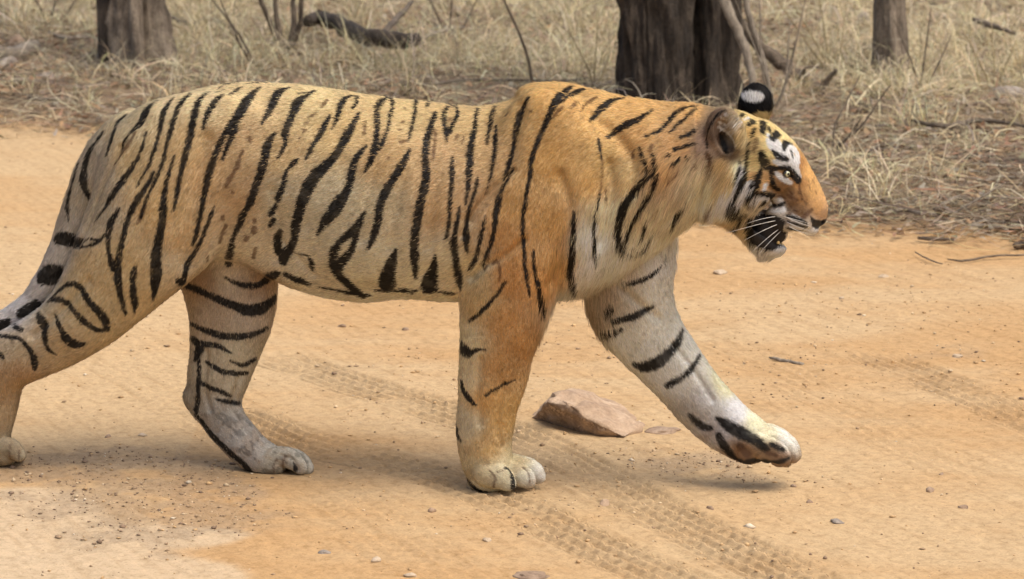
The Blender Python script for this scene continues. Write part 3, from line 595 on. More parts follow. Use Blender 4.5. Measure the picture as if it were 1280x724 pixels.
# ---- tail
limb([(165, 152, 16, .040, 0), (133, 186, 19, .036, 0), (110, 232, 19, .034, 0), (92, 280, 18, .032, .0), (82, 312, 17, .031, .0), (62, 350, 16, .030, .005),
      (36, 386, 15, .028, .01), (2, 406, 14, .027, .01), (-45, 412, 13, .025, .01), (-100, 400, 12, .023, .01), (-135, 372, 11, .02, .01)], .018)
# ---- near hind leg, thrust back
limb([(222, 215, 92, .075, -.075), (196, 270, 80, .072, -.088), (164, 318, 66, .066, -.092), (128, 366, 49, .056, -.092), (92, 405, 38, .046, -.088),
      (50, 432, 33, .038, -.080), (10, 452, 30, .034, -.075), (-14, 470, 28, .033, -.070)], .03)
limb([(2, 462, 30, .033, -.070), (-4, 500, 25, .032, -.062), (-10, 535, 22, .033, -.055), (-8, 560, 19, .036, -.05), (8, 567, 14, .040, -.045)], .015)
for dv in (-.032, -.011, .011, .032):
    limb([(-2, 560, 12, .012, -.045 + dv * 1.15), (13, 560, 13, .0120, -.045 + dv * 1.15), (23, 568, 10, .010, -.045 + dv * 1.15)], .002)
# ---- far hind leg, planted forward
limb([(268, 240, 80, .070, .080), (280, 300, 66, .068, .082), (286, 345, 58, .060, .075), (290, 385, 50, .052, .065), (284, 425, 40, .044, .055), (275, 460, 33, .038, .045), (268, 492, 31, .034, .038)], .026)
limb([(256, 468, 9, .018, .040), (245, 488, 11, .020, .038), (242, 499, 11, .022, .036), (257, 516, 16, .026, .033)], .010)
limb([(268, 492, 30, .034, .036), (278, 524, 26, .032, .030), (300, 550, 23, .032, .024), (322, 569, 21, .036, .02), (345, 578, 16, .042, .02)], .014)
for dv, dx in ((-.033, -6), (-.011, 2), (.011, 3), (.033, -4)):
    limb([(338 + dx, 576, 13, .013, .02 + dv), (357 + dx, 571, 14, .0125, .02 + dv), (372 + dx, 576, 13, .0125, .02 + dv), (381 + dx, 585, 9, .010, .02 + dv)], .002)
# ---- near front leg, carrying the weight
limb([(655, 255, 66, .066, -.098), (640, 318, 58, .064, -.100), (634, 360, 53, .060, -.098), (627, 400, 46, .054, -.092), (620, 440, 40, .048, -.085), (613, 480, 36, .044, -.078),
      (607, 520, 32, .040, -.073), (605, 545, 29, .038, -.070), (607, 572, 27, .037, -.068), (614, 590, 24, .040, -.068)], .022)
ell(577, 540, -.062, 8, 13, .012, -15, .010)
ell(606, 601, -.068, 22, 14, .038, 0, .012)
for dv, x0, x1, yb in ((-.041, 606, 627, 600), (-.015, 620, 652, 597), (.012, 634, 664, 592), (.036, 632, 660, 589)):
    v = -.068 + dv
    limb([(x0, yb - 8, 15, .015, v), ((x0 + x1) / 2, yb - 6, 16, .0155, v), (x1, yb - 2, 15.5, .015, v), (x1 + 8, yb + 4, 11, .0125, v)], .002)
# ---- far front leg, swinging forward
limb([(765, 250, 66, .060, .085), (784, 300, 54, .058, .092), (785, 345, 52, .056, .092), (790, 385, 48, .052, .090), (812, 422, 41, .046, .088), (838, 456, 36, .041, .084), (866, 490, 32, .037, .080),
      (892, 517, 30, .036, .078), (912, 535, 28, .037, .075), (940, 552, 26, .041, .072)], .022)
ell(877, 534, .070, 10, 12, .014, 30, .010)
for dv, dx, dy in ((-.040, -7, 10), (-.014, 3, 3), (.013, 6, -4), (.038, 2, -10)):
    v = .072 + dv
    limb([(938 + dx, 548 + dy * .5, 15, .015, v), (960 + dx, 552 + dy * .7, 16, .0155, v), (978 + dx, 560 + dy * .6, 14, .014, v), (987 + dx, 570 + dy * .3, 9, .011, v)], .002)
ell(931, 566, .050, 18, 13, .028, 28, .006)                  # sole pad
for dv, x, y in ((-.034, 957, 572), (-.010, 972, 577), (.014, 980, 577)):
    ell(x, y, .072 + dv, 10, 7, .011, 20, .003)
# ---- head
ell(915, 184, 0, 46, 46, .082, 0, .025)
limb([(905, 182, 38, .082, 0), (942, 190, 37, .076, 0), (966, 204, 33, .064, 0), (985, 222, 26, .046, 0), (998, 243, 25, .040, 0), (1008, 262, 23, .037, 0)], .014)
limb([(950, 172, 22, .046, 0), (978, 192, 18, .034, 0), (996, 214, 14, .028, 0), (1008, 240, 15, .025, 0), (1020, 262, 13, .024, 0)], .009)
for m_ in (1, -1):
    ell(930, 231, -.046 * m_, 37, 35, .050, 20, .022)        # cheek
    ell(898, 225, -.060 * m_, 34, 39, .048, 0, .025)         # ruff
    ell(910, 246, -.058 * m_, 18, 21, .034, -20, .015)
    ell(890, 247, -.040 * m_, 25, 23, .040, 0, .02)
    ell(958, 222, -.044 * m_, 26, 17, .030, 25, .016)        # cheek bone
    ell(980, 198, -.040 * m_, 18, 9, .018, 40, .012)         # brow
    ell(996, 272, -.026 * m_, 21, 17, .026, 12, .010)        # whisker pad
    ell(988, 250, -.024 * m_, 22, 20, .026, 30, .016)
    ell(978, 272, -.026 * m_, 20, 17, .026, 12, .010)
ell(1021, 272, 0, 12, 10, .021, 20, .008)                    # nose leather
ell(1012, 285, 0, 11, 9, .026, 0, .008)
limb([(905, 246, 25, .060, 0), (930, 268, 19, .054, 0), (950, 297, 13, .038, 0), (964, 309, 9, .027, 0), (973, 309, 7, .020, 0)], .012)
ell(961, 314, 0, 14, 7, .026, -8, .006)
# open mouth, nostril, eye sockets
limb([(942, 280, 5, .060, 0), (956, 287, 7, .060, 0), (974, 297, 7, .060, 0), (996, 304, 7, .060, 0)], .006, op='sub')
ell(959, 285, 0, 26, 21, .036, 25, .004)                     # fill behind the open lips, coloured black as the mouth's dark inside
ell(962, 300, 0, 15, 6, .017, 25, .003)                      # tongue
for m_ in (1, -1):
    ell(1026, 276, -.012 * m_, 4, 3, .006, 20, .003, op='sub')
    ell(983, 217, -.056 * m_, 7, 4.5, .014, 28, .004, op='sub')
    ell(982, 209, -.047 * m_, 12, 4, .010, 25, .006)         # upper lid
    ell(981, 225, -.048 * m_, 10, 3.5, .009, 28, .006)       # lower lid
# ears
ell(906, 166, -.082, 23, 31, .024, -8, .014)
ell(909, 168, -.108, 17, 24, .027, -8, .005, op='sub')
ell(909, 177, -.094, 11, 15, .026, -8, .005, op='sub')
ell(945, 131, .078, 21, 27, .016, 0, .012)
ell(947, 130, .098, 16, 20, .016, 0, .006, op='sub')
print('sdf', round(time.time() - T0, 1))

# ---- surface nets
def surface_nets(F):
    ins = F < 0; nx, ny, nz = F.shape
    cnt = np.zeros((nx - 1, ny - 1, nz - 1), dtype=np.uint8)
    for i in (0, 1):
        for j in (0, 1):
            for k in (0, 1): cnt += ins[i:nx - 1 + i, j:ny - 1 + j, k:nz - 1 + k]
    I, J, K = np.nonzero((cnt > 0) & (cnt < 8)); del cnt
    idx = np.full((nx - 1, ny - 1, nz - 1), -1, dtype=np.int32); idx[I, J, K] = np.arange(len(I))
    S = np.zeros((len(I), 3)); n = np.zeros(len(I))
    G_ = (GX.astype(float), GV.astype(float), GZ.astype(float))
    for ax in range(3):
        o = [a for a in range(3) if a != ax]
        for a in (0, 1):
            for b in (0, 1):
                c0 = [I, J, K]; c1 = [I, J, K]
                c0[o[0]] = c0[o[0]] + a; c0[o[1]] = c0[o[1]] + b
                c1 = list(c0); c1[ax] = c1[ax] + 1
                f0 = F[tuple(c0)].astype(float); f1 = F[tuple(c1)].astype(float); m = (f0 < 0) != (f1 < 0)
                t = np.where(m, f0 / np.where(m, f0 - f1, 1), 0)
                for q in range(3):
                    p = G_[q][c0[q]]
                    if q == ax: p = p + t * (G_[q][c1[q]] - p)
                    S[:, q] += np.where(m, p, 0)
                n += m
    Vv = S / n[:, None]; quads = []
    for ax in range(3):
        o = [(1, 2), (2, 0), (0, 1)][ax]
        sl0 = [slice(None)] * 3; sl0[ax] = slice(0, F.shape[ax] - 1); sl1 = [slice(None)] * 3; sl1[ax] = slice(1, None)
        a, b = ins[tuple(sl0)], ins[tuple(sl1)]
        e = np.stack(np.nonzero(a != b), 1); fl = a[tuple(e.T)]
        keep = (e[:, o[0]] > 0) & (e[:, o[1]] > 0) & (e[:, o[0]] < F.shape[o[0]] - 1) & (e[:, o[1]] < F.shape[o[1]] - 1); e = e[keep]; fl = fl[keep]
        def cell(d0, d1):
            c = e.copy(); c[:, o[0]] -= d0; c[:, o[1]] -= d1; return idx[tuple(c.T)]
        Q = np.stack([cell(1, 1), cell(0, 1), cell(0, 0), cell(1, 0)], 1)
        Q[~fl] = Q[~fl][:, ::-1]; quads.append(Q)
    Q = np.concatenate(quads); return Vv, Q[(Q >= 0).all(1)]
BV, BQ = surface_nets(F); del F
# keep only the largest piece (no stray crumbs), then relax the lattice steps a little
def relax(V_, Q_, it, lam):
    e = np.concatenate([Q_[:, [0, 1]], Q_[:, [1, 2]], Q_[:, [2, 3]], Q_[:, [3, 0]]]); n = len(V_)
    a = np.concatenate([e[:, 0], e[:, 1]]); b = np.concatenate([e[:, 1], e[:, 0]]); deg = np.bincount(a, minlength=n)[:, None]
    for i in range(it):
        l = lam if i % 2 == 0 else -lam * 1.03
        S_ = np.stack([np.bincount(a, weights=V_[b, q], minlength=n) for q in range(3)], 1) / deg
        V_ = V_ + l * (S_ - V_)
    return V_
BV = relax(BV, BQ, 6, .6)
BVL = BV.copy()                        # (x, lateral, z)
BV[:, 1] += SHEAR * BV[:, 0] + Y0
def vnormals(V_, Q_):
    n = np.cross(V_[Q_[:, 2]] - V_[Q_[:, 0]], V_[Q_[:, 3]] - V_[Q_[:, 1]]); o = np.zeros_like(V_)
    for q in range(3):
        for c in range(3): o[:, c] += np.bincount(Q_[:, q + 0], weights=n[:, c], minlength=len(V_))
    for c in range(3): o[:, c] += np.bincount(Q_[:, 3], weights=n[:, c], minlength=len(V_))
    return o / (np.linalg.norm(o, axis=1)[:, None] + 1e-12)
BN = vnormals(BV, BQ)
print('mesh', len(BV), round(time.time() - T0, 1))
tiger = empty('tiger', (0.0, Y0, 0.0))
body = mesh_obj('body', BV, BQ, None, tiger)
bpy.context.view_layer.update()
# ================================================================ coat pattern: curves on the body surface
# every stroke: [(column, row, width) ...] as measured on the side of the animal, laid onto the body surface in 3-D
BODY_BLACK = [
 [(159,142,3),(150,152,8),(143,165,9),(138,178,7),(133,194,3)], [(129,166,4),(118,181,5),(109,198,8),(105,216,10),(105,232,9),(112,246,7),(115,251,4)],
 [(99,205,4),(94,222,4),(88,240,5),(85,258,6),(86,278,2)], [(72,298,13),(85,299,18),(98,304,14)], [(98,309,5),(108,308,3),(118,305,4),(125,301,5),(130,295,3)],
 [(104,303,3),(110,299,3),(118,299,3),(124,301,3)], [(54,346,20),(66,343,26),(76,340,16)], [(28,393,13),(38,386,14),(46,380,12)], [(-12,410,14),(0,407,13),(10,402,9)], [(-60,412,16),(-58,400,14)], [(-95,402,14),(-92,390,12)], [(-132,380,30),(-124,385,24)],
 [(197,127,3),(188,134,7),(181,144,11),(176,154,8),(165,165,4),(156,177,4),(150,186,3)], [(183,165,3),(179,180,4),(173,196,5),(165,209,6),(156,222,8),(148,234,8),(139,247,7),(129,262,4),(119,277,3)],
 [(217,123,3),(210,132,6),(205,142,7),(201,158,6),(196,178,5),(190,195,4),(184,210,4),(176,223,3),(170,234,3)],
 [(192,215,4),(186,228,6),(178,240,7),(169,254,8),(162,268,7),(157,284,7),(153,300,7),(150,316,8),(147,330,9),(147,345,10),(149,360,9),(153,378,7),(158,394,4)],
 [(240,117,3),(230,124,6),(223,134,6),(217,152,6),(212,168,6),(208,182,5),(204,200,5),(199,214,5),(192,230,4),(185,244,4),(180,258,4),(176,272,4)],
 [(149,260,3),(143,270,6),(138,280,9),(135,294,7),(135,308,5),(137,320,6),(142,336,9)],
 [(262,114,3),(252,121,6),(246,132,8),(242,148,9),(239,164,8),(235,182,8),(230,200,7),(226,216,6),(223,232,6),(220,248,5),(217,263,3)],
 [(218,194,3),(214,206,4),(210,220,5),(206,238,6),(204,256,9),(203,275,10),(200,292,10),(197,308,11),(195,324,13),(195,342,14),(194,356,11),(193,368,6),(192,375,3)],
 [(169,333,3),(167,342,8),(166,355,8),(167,370,9),(169,382,8),(168,391,3)],
 [(303,108,2),(295,112,6),(287,119,3)], [(272,111,2),(283,106,3),(297,104,2)], [(310,105,2),(322,104,3),(335,105,2)], [(268,116,2),(276,113,3),(283,111,2)],
 [(279,118,4),(271,124,7),(265,132,8),(260,142,7),(257,150,6),(254,161,3)],
 [(326,110,3),(318,115,8),(310,125,10),(303,137,12),(297,147,11),(290,157,10),(281,168,7),(275,180,8),(269,194,8),(265,206,9),(261,218,9),(258,232,8),(255,246,7),(252,262,6),(249,278,6),(246,292,6),(241,308,3)],
 [(294,158,8),(291,168,8),(287,178,6),(282,190,5),(278,200,3)], [(363,110,3),(352,113,9),(345,120,11),(341,130,10),(336,140,8),(331,148,6),(327,156,3)],
 [(393,113,3),(386,119,6),(377,124,10),(371,131,13),(366,142,9),(361,154,9),(357,166,9),(357,178,6),(353,188,5),(347,198,3)], [(373,117,2),(384,116,3),(393,115,3)],
 [(344,166,3),(338,174,8),(333,186,10),(331,198,10),(328,210,11),(324,222,10),(319,236,9),(314,250,9),(307,263,8),(301,275,8),(296,288,6),(291,300,6),(288,314,9),(286,330,9)],
 [(413,145,3),(409,152,6),(403,164,8),(397,174,7),(391,184,6),(387,191,5),(382,200,3)], [(447,120,3),(438,121,5),(430,125,6),(426,133,7),(423,144,6),(419,154,4),(415,162,3)],
 [(447,120,3),(446,128,4),(441,136,3)],
 [(449,141,3),(444,151,7),(438,162,10),(431,174,11),(424,187,9),(416,198,10),(407,207,12),(397,217,14),(389,228,14),(383,240,14),(378,254,13),(373,270,12),(370,284,11),(369,297,10),(364,309,10),(357,319,13),(353,327,11)],
 [(351,289,5),(347,296,8),(346,306,9),(349,317,12),(354,326,10)], [(373,199,3),(368,203,7),(361,211,4),(357,220,6),(355,230,6),(351,240,8),(347,249,8)],
 [(344,257,5),(340,265,8),(337,270,4)], [(342,275,6),(338,281,6)], [(268,258,3),(264,268,5),(259,281,5),(254,293,5),(249,306,5),(243,318,6),(237,329,7),(232,340,8),(229,352,8)],
 [(458,182,3),(451,190,7),(444,200,9),(440,212,9),(438,226,9),(434,238,10),(426,250,14),(418,262,16),(410,273,13),(403,283,8),(396,294,3)],
 [(505,121,3),(492,122,5),(482,124,6),(474,130,7),(471,142,7),(472,158,7),(470,174,7),(468,188,9),(464,200,7),(456,215,3)],
 [(490,123,5),(491,134,5),(487,146,4),(485,160,4),(480,174,5),(474,186,5)], [(490,123,4),(500,121,5),(515,119,3)], [(521,124,4),(519,140,4),(516,154,4),(512,170,4),(510,178,2)], [(540,127,5),(534,133,5)],
 [(513,187,3),(507,199,7),(499,213,9),(491,225,9),(483,238,10),(477,250,10),(474,262,9),(473,274,9),(470,286,9),(466,298,8),(460,311,3)],
 [(545,140,5),(541,152,7),(536,166,8),(533,182,8),(532,200,9),(533,216,10),(531,232,10),(527,250,10),(523,268,10),(520,286,10),(518,304,10),(518,322,10),(519,336,8),(519,349,4)],
 [(570,132,4),(561,133,4),(556,141,5),(556,155,6),(558,168,6),(559,178,2)], [(570,132,4),(572,140,5),(568,152,5),(562,166,6)],
 [(598,136,4),(595,146,5),(594,160,6),(590,176,7),(588,192,8),(587,208,8),(586,224,7),(585,238,5),(582,255,3)], [(566,196,3),(565,210,6),(565,228,6),(563,248,5),(562,268,5),(560,288,5),(558,298,3)],
 [(575,259,3),(572,274,5),(569,290,6),(567,302,9),(569,318,8),(571,334,9),(574,350,8),(576,362,3)], [(597,222,3),(595,236,4),(590,250,4),(585,266,5),(583,282,6),(583,296,9),(583,308,6),(584,316,3)],
 [(620,133,4),(616,143,7),(614,155,7),(611,166,4),(609,180,3)], [(621,158,3),(620,172,6),(619,188,6),(617,204,5),(614,218,4),(611,230,3),(606,243,2)],
 [(662,123,4),(655,130,8),(649,140,10),(645,152,8),(642,168,7),(640,184,6),(636,200,6),(632,214,5),(629,224,4)], [(640,210,3),(635,222,4),(628,236,5),(623,252,7),(620,268,7),(618,284,6),(616,298,5),(612,310,5),(606,322,4),(602,336,3)],
 [(607,270,3),(604,284,4),(600,300,5),(597,314,5),(594,325,6),(586,337,4)],
 [(716,106,4),(709,111,7),(702,118,9),(696,126,9),(690,136,8),(685,148,7),(679,160,6),(673,174,6),(668,188,6),(664,204,6),(662,220,5),(659,236,5),(657,252,5),(654,268,5),(653,284,5),(654,300,5),(655,316,5),(656,332,5),(658,346,5),(660,358,4),(662,369,3)],
 [(731,110,3),(723,113,7),(715,117,7),(707,123,5),(700,128,4)], [(782,122,3),(772,123,6),(762,127,8),(754,134,9),(746,142,6),(738,151,3)],
 [(817,136,3),(806,143,6),(796,149,9),(786,154,11),(777,158,8),(767,164,6),(759,171,4)], [(872,133,3),(858,136,4),(848,140,6),(840,147,6),(834,155,5),(827,162,5),(817,167,4),(807,170,3)],
 [(870,136,4),(864,143,4),(857,149,4),(849,155,4),(842,162,4),(836,166,3)], [(869,163,3),(863,168,5),(850,172,3)], [(869,180,3),(858,182,4),(843,187,5)], [(836,193,4),(836,195,4)], [(857,196,5),(858,198,5)], [(849,198,4),(841,206,5)],
 [(799,184,3),(803,196,4),(808,208,5),(812,219,6),(804,227,7),(795,236,8),(786,248,9),(779,260,10),(775,272,10),(773,286,9),(774,298,9),(776,308,8),(778,315,5)],
 [(815,193,3),(818,204,5),(820,218,6),(818,229,6),(812,241,6),(805,253,6),(798,264,5),(791,275,5),(786,286,5),(783,297,5),(780,309,6)],
 [(782,312,3),(792,312,5),(802,310,5),(810,304,5),(816,296,4),(819,290,3)], [(808,276,3),(806,286,5),(802,298,4)], [(859,251,4),(853,258,7),(847,267,8),(842,280,5)],
 [(748,174,3),(750,184,4),(752,198,2)], [(750,242,2),(747,256,3),(744,270,4),(743,284,4),(743,298,4),(743,312,4),(746,325,3)],
 [(717,266,4),(717,280,6),(717,294,7),(716,308,7),(715,322,8),(714,336,8),(716,348,8),(719,358,8),(720,365,5)],
 [(667,313,3),(667,328,4),(669,342,5),(672,356,6),(675,370,7),(678,382,7),(679,390,5)], [(631,353,3),(624,364,4),(616,374,5),(607,384,5),(597,394,5),(586,401,4)],
 [(456,264,3),(452,274,7),(446,284,10),(436,293,9),(427,301,8),(420,310,9),(417,320,11),(418,331,13),(423,341,14),(430,350,14),(438,359,13),(446,366,13),(454,372,7)],
 [(449,278,8),(446,290,7),(443,302,7),(440,312,8),(434,320,10),(428,326,12),(424,334,12)], [(495,312,3),(492,322,9),(488,333,14),(485,345,18),(484,356,20),(484,363,17)],
 [(500,361,4),(507,362,7),(515,366,4)], [(544,320,4),(543,330,8),(541,340,13),(538,350,18),(537,360,20)], [(386,319,4),(390,327,8),(390,338,7)], [(368,318,2),(380,318,3),(386,320,3)],
 [(358,342,4),(368,347,7),(378,351,10),(383,356,6)], [(400,360,4),(420,364,6),(440,368,8),(462,370,6)], [(358,344,8),(372,350,12),(384,355,9)], [(470,364,6),(500,364,7),(520,363,5)], [(548,364,5),(566,366,5)],
]
BODY_BROWN = [
 [(13,556,2),(12,564,2.5),(13,574,2)], [(24,564,2),(23,574,2)], [(654,584,2),(661,592,2.5),(662,603,2)], [(612,588,2),(619,597,2.5),(617,609,2)], [(356,571,2),(353,580,2),(356,590,2)], [(346,574,2),(341,583,2),(343,592,2)],  # thin dark lines paint the shade of the creases between the toes
 [(622,590,2),(628,588,2)],
 [(170,165,3),(158,184,5),(148,196,4),(140,206,3)], [(182,257,3),(177,268,5),(172,280,3)], [(409,125,3),(405,129,5),(402,134,3)], [(398,138,2),(393,143,4),(386,146,2)], [(384,153,3),(380,156,3)], [(381,162,4),(379,165,3)], [(375,173,3),(375,175,3)],
 [(318,275,5),(318,278,5)], [(318,285,7),(317,290,7)], [(309,296,7),(307,300,7)], [(290,239,4),(290,241,4)], [(296,208,3),(289,220,5),(283,233,5)], [(304,188,3),(300,198,4),(296,211,5)], [(312,172,5),(313,176,5)], [(279,270,5),(278,274,5)],
 [(282,281,4),(278,292,5),(275,303,4)], [(320,310,4),(317,322,5)], [(259,320,3),(259,325,3)], [(544,160,3),(544,175,4),(542,190,4),(541,200,3)], [(503,152,4),(505,151,5)], [(499,162,3),(501,162,4)], [(500,178,3),(506,177,5)], [(505,134,2),(508,137,2)], [(485,198,3),(488,198,3)], [(457,152,3),(455,166,4)], [(572,170,4),(570,174,3)],
 [(723,128,3),(718,131,4),(713,135,3)], [(703,134,3),(697,140,4),(692,147,3)], [(746,121,4),(738,126,4),(731,132,3),(725,140,2)], [(848,213,3),(843,219,4),(834,231,3)], [(867,208,4),(869,208,4)], [(815,182,4),(813,188,4)], [(792,187,3),(790,196,3)],
 [(752,198,2),(753,214,2),(752,228,2),(750,242,2)], [(757,236,2),(758,250,2)], [(835,222,3),(837,222,3)], [(818,262,4),(821,263,3)], [(830,300,2),(822,310,2)], [(614,331,3),(620,326,3),(625,336,3),(624,352,3)], [(440,268,2),(442,270,2)], [(604,338,3),(610,324,3),(613,300,3)], [(738,128,3),(733,126,2)],
 [(560,150,3),(564,148,3),(563,160,2)], [(580,170,2),(578,180,2)], [(636,141,3),(632,146,2)], [(660,138,2),(666,140,2)],[(640,162,2),(646,162,2)]
]
NF = [ [(606,437,3),(597,437,4),(588,440,9),(580,438,16),(577,430,8)], [(644,475,2),(632,480,4),(618,487,4),(608,494,3)], [(577,476,4),(580,488,8),(587,498,8),(594,506,4)], [(568,530,6),(570,543,9),(576,551,4)],
 [(631,585,3),(638,589,5),(641,598,6),(641,613,6)], [(584,600,6),(592,608,7),(602,614,6),(620,617,4),(640,616,4)] ]
FF_ = [ [(776,355,3),(788,354,6),(800,351,6),(812,346,5),(822,338,4),(830,328,3),(836,316,2)], [(758,390,7),(763,386,8)], [(766,402,5),(776,400,7),(788,397,8),(798,393,9),(808,388,7),(816,384,4)], [(751,414,4),(758,417,8),(767,417,7),(776,412,4)],
 [(793,455,6),(802,459,13),(813,457,15),(824,452,14),(833,444,12),(842,435,10),(849,425,8),(854,412,5)], [(834,482,7),(842,478,8),(852,472,7),(862,463,7),(869,454,6),(875,443,4)], [(862,518,5),(870,527,10),(880,534,10),(888,535,6)],
 [(897,523,6),(908,531,13),(920,538,15),(934,545,14),(946,552,12),(958,561,9)], [(898,544,8),(905,558,12),(917,572,11),(934,580,9)], [(932,578,8),(946,576,10),(960,578,9),(974,578,8),(986,573,5)], [(964,556,7),(978,562,7)] ]
NH = [ [(60,376,3),(68,368,4),(77,360,5),(85,355,6),(94,355,7),(102,362,8),(109,373,8),(117,383,9),(126,392,10),(132,402,10),(134,412,7)], [(50,381,3),(60,376,5),(72,374,7),(82,378,7),(91,387,7),(101,398,8),(112,407,7),(122,413,6),(131,412,6)],
 [(67,393,3),(72,403,6),(78,414,8),(83,423,12),(90,429,13),(99,431,9),(107,429,4)], [(46,391,5),(50,399,11),(54,408,13),(55,418,8),(57,430,6),(62,439,5),(70,444,3)], [(0,420,4),(12,421,5),(24,424,5),(33,433,6),(40,444,8),(43,454,9),(43,463,5)], [(-10,440,5),(2,444,6),(4,448,4)], [(18,408,6),(26,412,7)] ]
FH = [ [(281,347,2),(290,352,5),(302,356,7),(315,357,8),(326,355,8),(334,349,10),(341,344,12),(348,341,8)], [(224,351,10),(238,358,9),(250,363,9),(262,369,9),(275,375,10),(288,380,10),(300,385,12),(312,388,15),(323,387,15),(333,382,13),(343,373,10)],
 [(238,403,4),(250,410,7),(262,415,8),(275,419,9),(290,421,9),(304,420,8),(318,417,7),(333,410,5)], [(242,424,8),(249,432,12),(247,442,10),(244,450,5)], [(252,430,10),(262,431,7),(274,433,6),(283,438,4),(291,442,2)],
 [(256,453,4),(267,459,6),(280,465,7),(294,467,7),(308,466,5)], [(288,451,3),(297,455,5),(306,456,6),(318,449,6)], [(252,480,5),(264,485,6),(277,490,6),(288,495,4)], [(270,499,3),(282,502,5),(298,504,6)], [(248,448,4),(249,466,5),(248,484,6),(247,500,6),(244,514,7)],
 [(244,519,6),(255,533,8),(266,546,9),(280,559,9),(295,571,8),(306,581,9),(314,590,12),(330,594,8),(350,596,6),(366,595,6)], [(367,579,2),(370,592,6)] ]  # closing stroke paints the dark gap between the toes
HEAD_BLACK = [
 [(940,170,4),(944,161,4)], [(986,170,4),(992,171,3)], [(961,160,4),(963,166,4)], [(925,202,2.5),(923,216,4),(918,226,3)], [(940,222,3),(939,234,4)], [(933,262,4),(938,270,6),(936,282,5)],
 [(927,146,5),(934,141,7),(941,139,6),(948,138,3)], [(936,157,4),(942,152,8),(948,147,6)], [(955,149,7),(954,158,8),(954,167,6)], [(957,148,7),(964,151,10),(970,149,6),(976,150,3)], [(966,173,9),(972,167,9)], [(977,163,6),(983,161,6),(990,163,4)],
 [(980,187,5),(982,179,7),(990,180,3)], [(994,176,5),(998,178,5)], [(967,190,5),(972,195,7),(979,198,7),(985,200,4)], [(989,189,3),(991,197,3)], [(952,193,8),(955,201,10),(959,208,9),(964,210,6),(970,211,6)],
 [(966,211,5),(976,210,4),(985,211,6),(991,218,8),(998,226,8)], [(937,178,2),(935,190,4),(933,205,5),(932,216,6),(930,224,8),(925,232,7),(921,240,5),(918,248,3)], [(952,211,3),(949,220,7),(946,230,8),(945,242,6)],
 [(964,212,7),(965,222,6),(967,232,6),(974,239,4)], [(945,254,4),(938,252,4),(934,247,6),(940,242,6),(950,242,5),(960,243,6),(966,246,7),(964,252,7)], [(964,252,5),(968,257,5),(975,257,4),(980,254,3)], [(950,257,4),(955,254,8)],
 [(916,250,6),(917,258,12),(925,262,10),(928,266,6)], [(927,266,4),(928,276,4)], [(922,278,5),(920,284,9),(918,287,5)],
 [(984,270,3),(995,273,4),(1008,279,4)], [(985,277,3),(997,281,3),(1009,284,3)], [(984,285,3),(996,288,3),(1007,289,2)], [(978,290,6),(990,294,6),(1002,296,4)], [(941,276,8),(955,272,8),(970,273,6),(980,278,5)],
 [(940,284,8),(940,300,9),(950,309,7),(963,311,4),(975,307,4)], [(884,186,2),(884,168,2.5),(890,152,3),(902,140,3),(917,135,2)], [(900,168,4),(904,180,6),(908,192,5)], [(1014,272,3),(1018,279,8),(1026,280,12),(1031,278,9)] ]
HEAD_BROWN = [ [(1016,226,1.5),(1018,228,1.5)], [(1010,232,1.5),(1012,235,1.5)], [(1020,240,1.5),(1021,243,1.5)], [(998,240,2),(1003,246,2)], [(992,262,2),(996,264,2)], [(987,267,2),(990,268,2)], [(1006,252,1.5),(1008,256,1.5)], [(985,236,2),(990,243,2.5)], [(972,246,2),(980,248,3)], [(1000,218,2),(999,232,2.5),(1003,250,2)], [(946,175,6),(944,184,6),(942,190,3)], [(893,250,3),(888,257,5),(886,266,6),(889,275,7),(896,279,6),(905,279,4),(916,281,3)], [(1004,272,4),(1009,268,5),(1015,262,4)], [(884,190,3),(887,200,5),(891,212,4)], [(985,244,3),(996,250,3)] ]
HEAD_WHITE = [ [(943,232,5),(940,240,4)], [(905,240,7),(900,256,9)], [(890,256,7),(894,270,6)], [(947,314,8),(957,318,10),(968,317,10),(977,312,7)], [(960,176,5),(964,184,6)], [(984,181,4),(990,184,5)], [(898,152,1.8),(908,157,2.2),(918,165,1.8)], [(902,147,1.6),(912,151,2),(922,159,1.8)], [(898,158,1.6),(906,163,2.2),(914,171,1.8)], [(906,143,1.4),(916,148,1.8),(924,154,1.4)], [(910,166,1.4),(916,174,1.8),(920,182,1.4)], [(970,180,12),(974,188,14),(979,196,8)], [(983,188,7),(990,196,9),(994,204,8)], [(985,187,6),(993,187,9),(997,195,7),(996,206,7)], [(968,202,4),(978,205,7),(988,206,9),(996,212,7),(999,221,5)], [(971,216,4),(976,222,5),(983,226,5),(989,229,4)], [(1002,177,10),(1009,187,11),(1015,197,8)], [(922,236,8),(914,250,8),(908,262,7)], [(958,232,5),(955,238,4)], [(962,262,6),(978,262,6)],
 [(938,230,8),(931,240,14),(925,250,8)], [(927,210,5),(925,224,6),(919,238,6),(913,248,4)], [(942,248,5),(952,248,6),(960,249,5)], [(970,251,6),(976,251,5)], [(961,170,5),(969,181,7)], [(1010,287,10),(1016,289,8)], [(1000,291,5),(1008,292,6)], [(990,269,3),(1004,276,3)], [(990,275,3),(1003,281,3)], [(990,284,3),(1003,287,3)], [(930,150,2),(936,148,3)] ]

def ray_at(px, py, pad=None):
    d = ray(px, py).normalized(); ok, loc, nor, fi = body.ray_cast(CAM, d)
    return (loc, nor) if ok and loc.z > -.01 else (None, None)

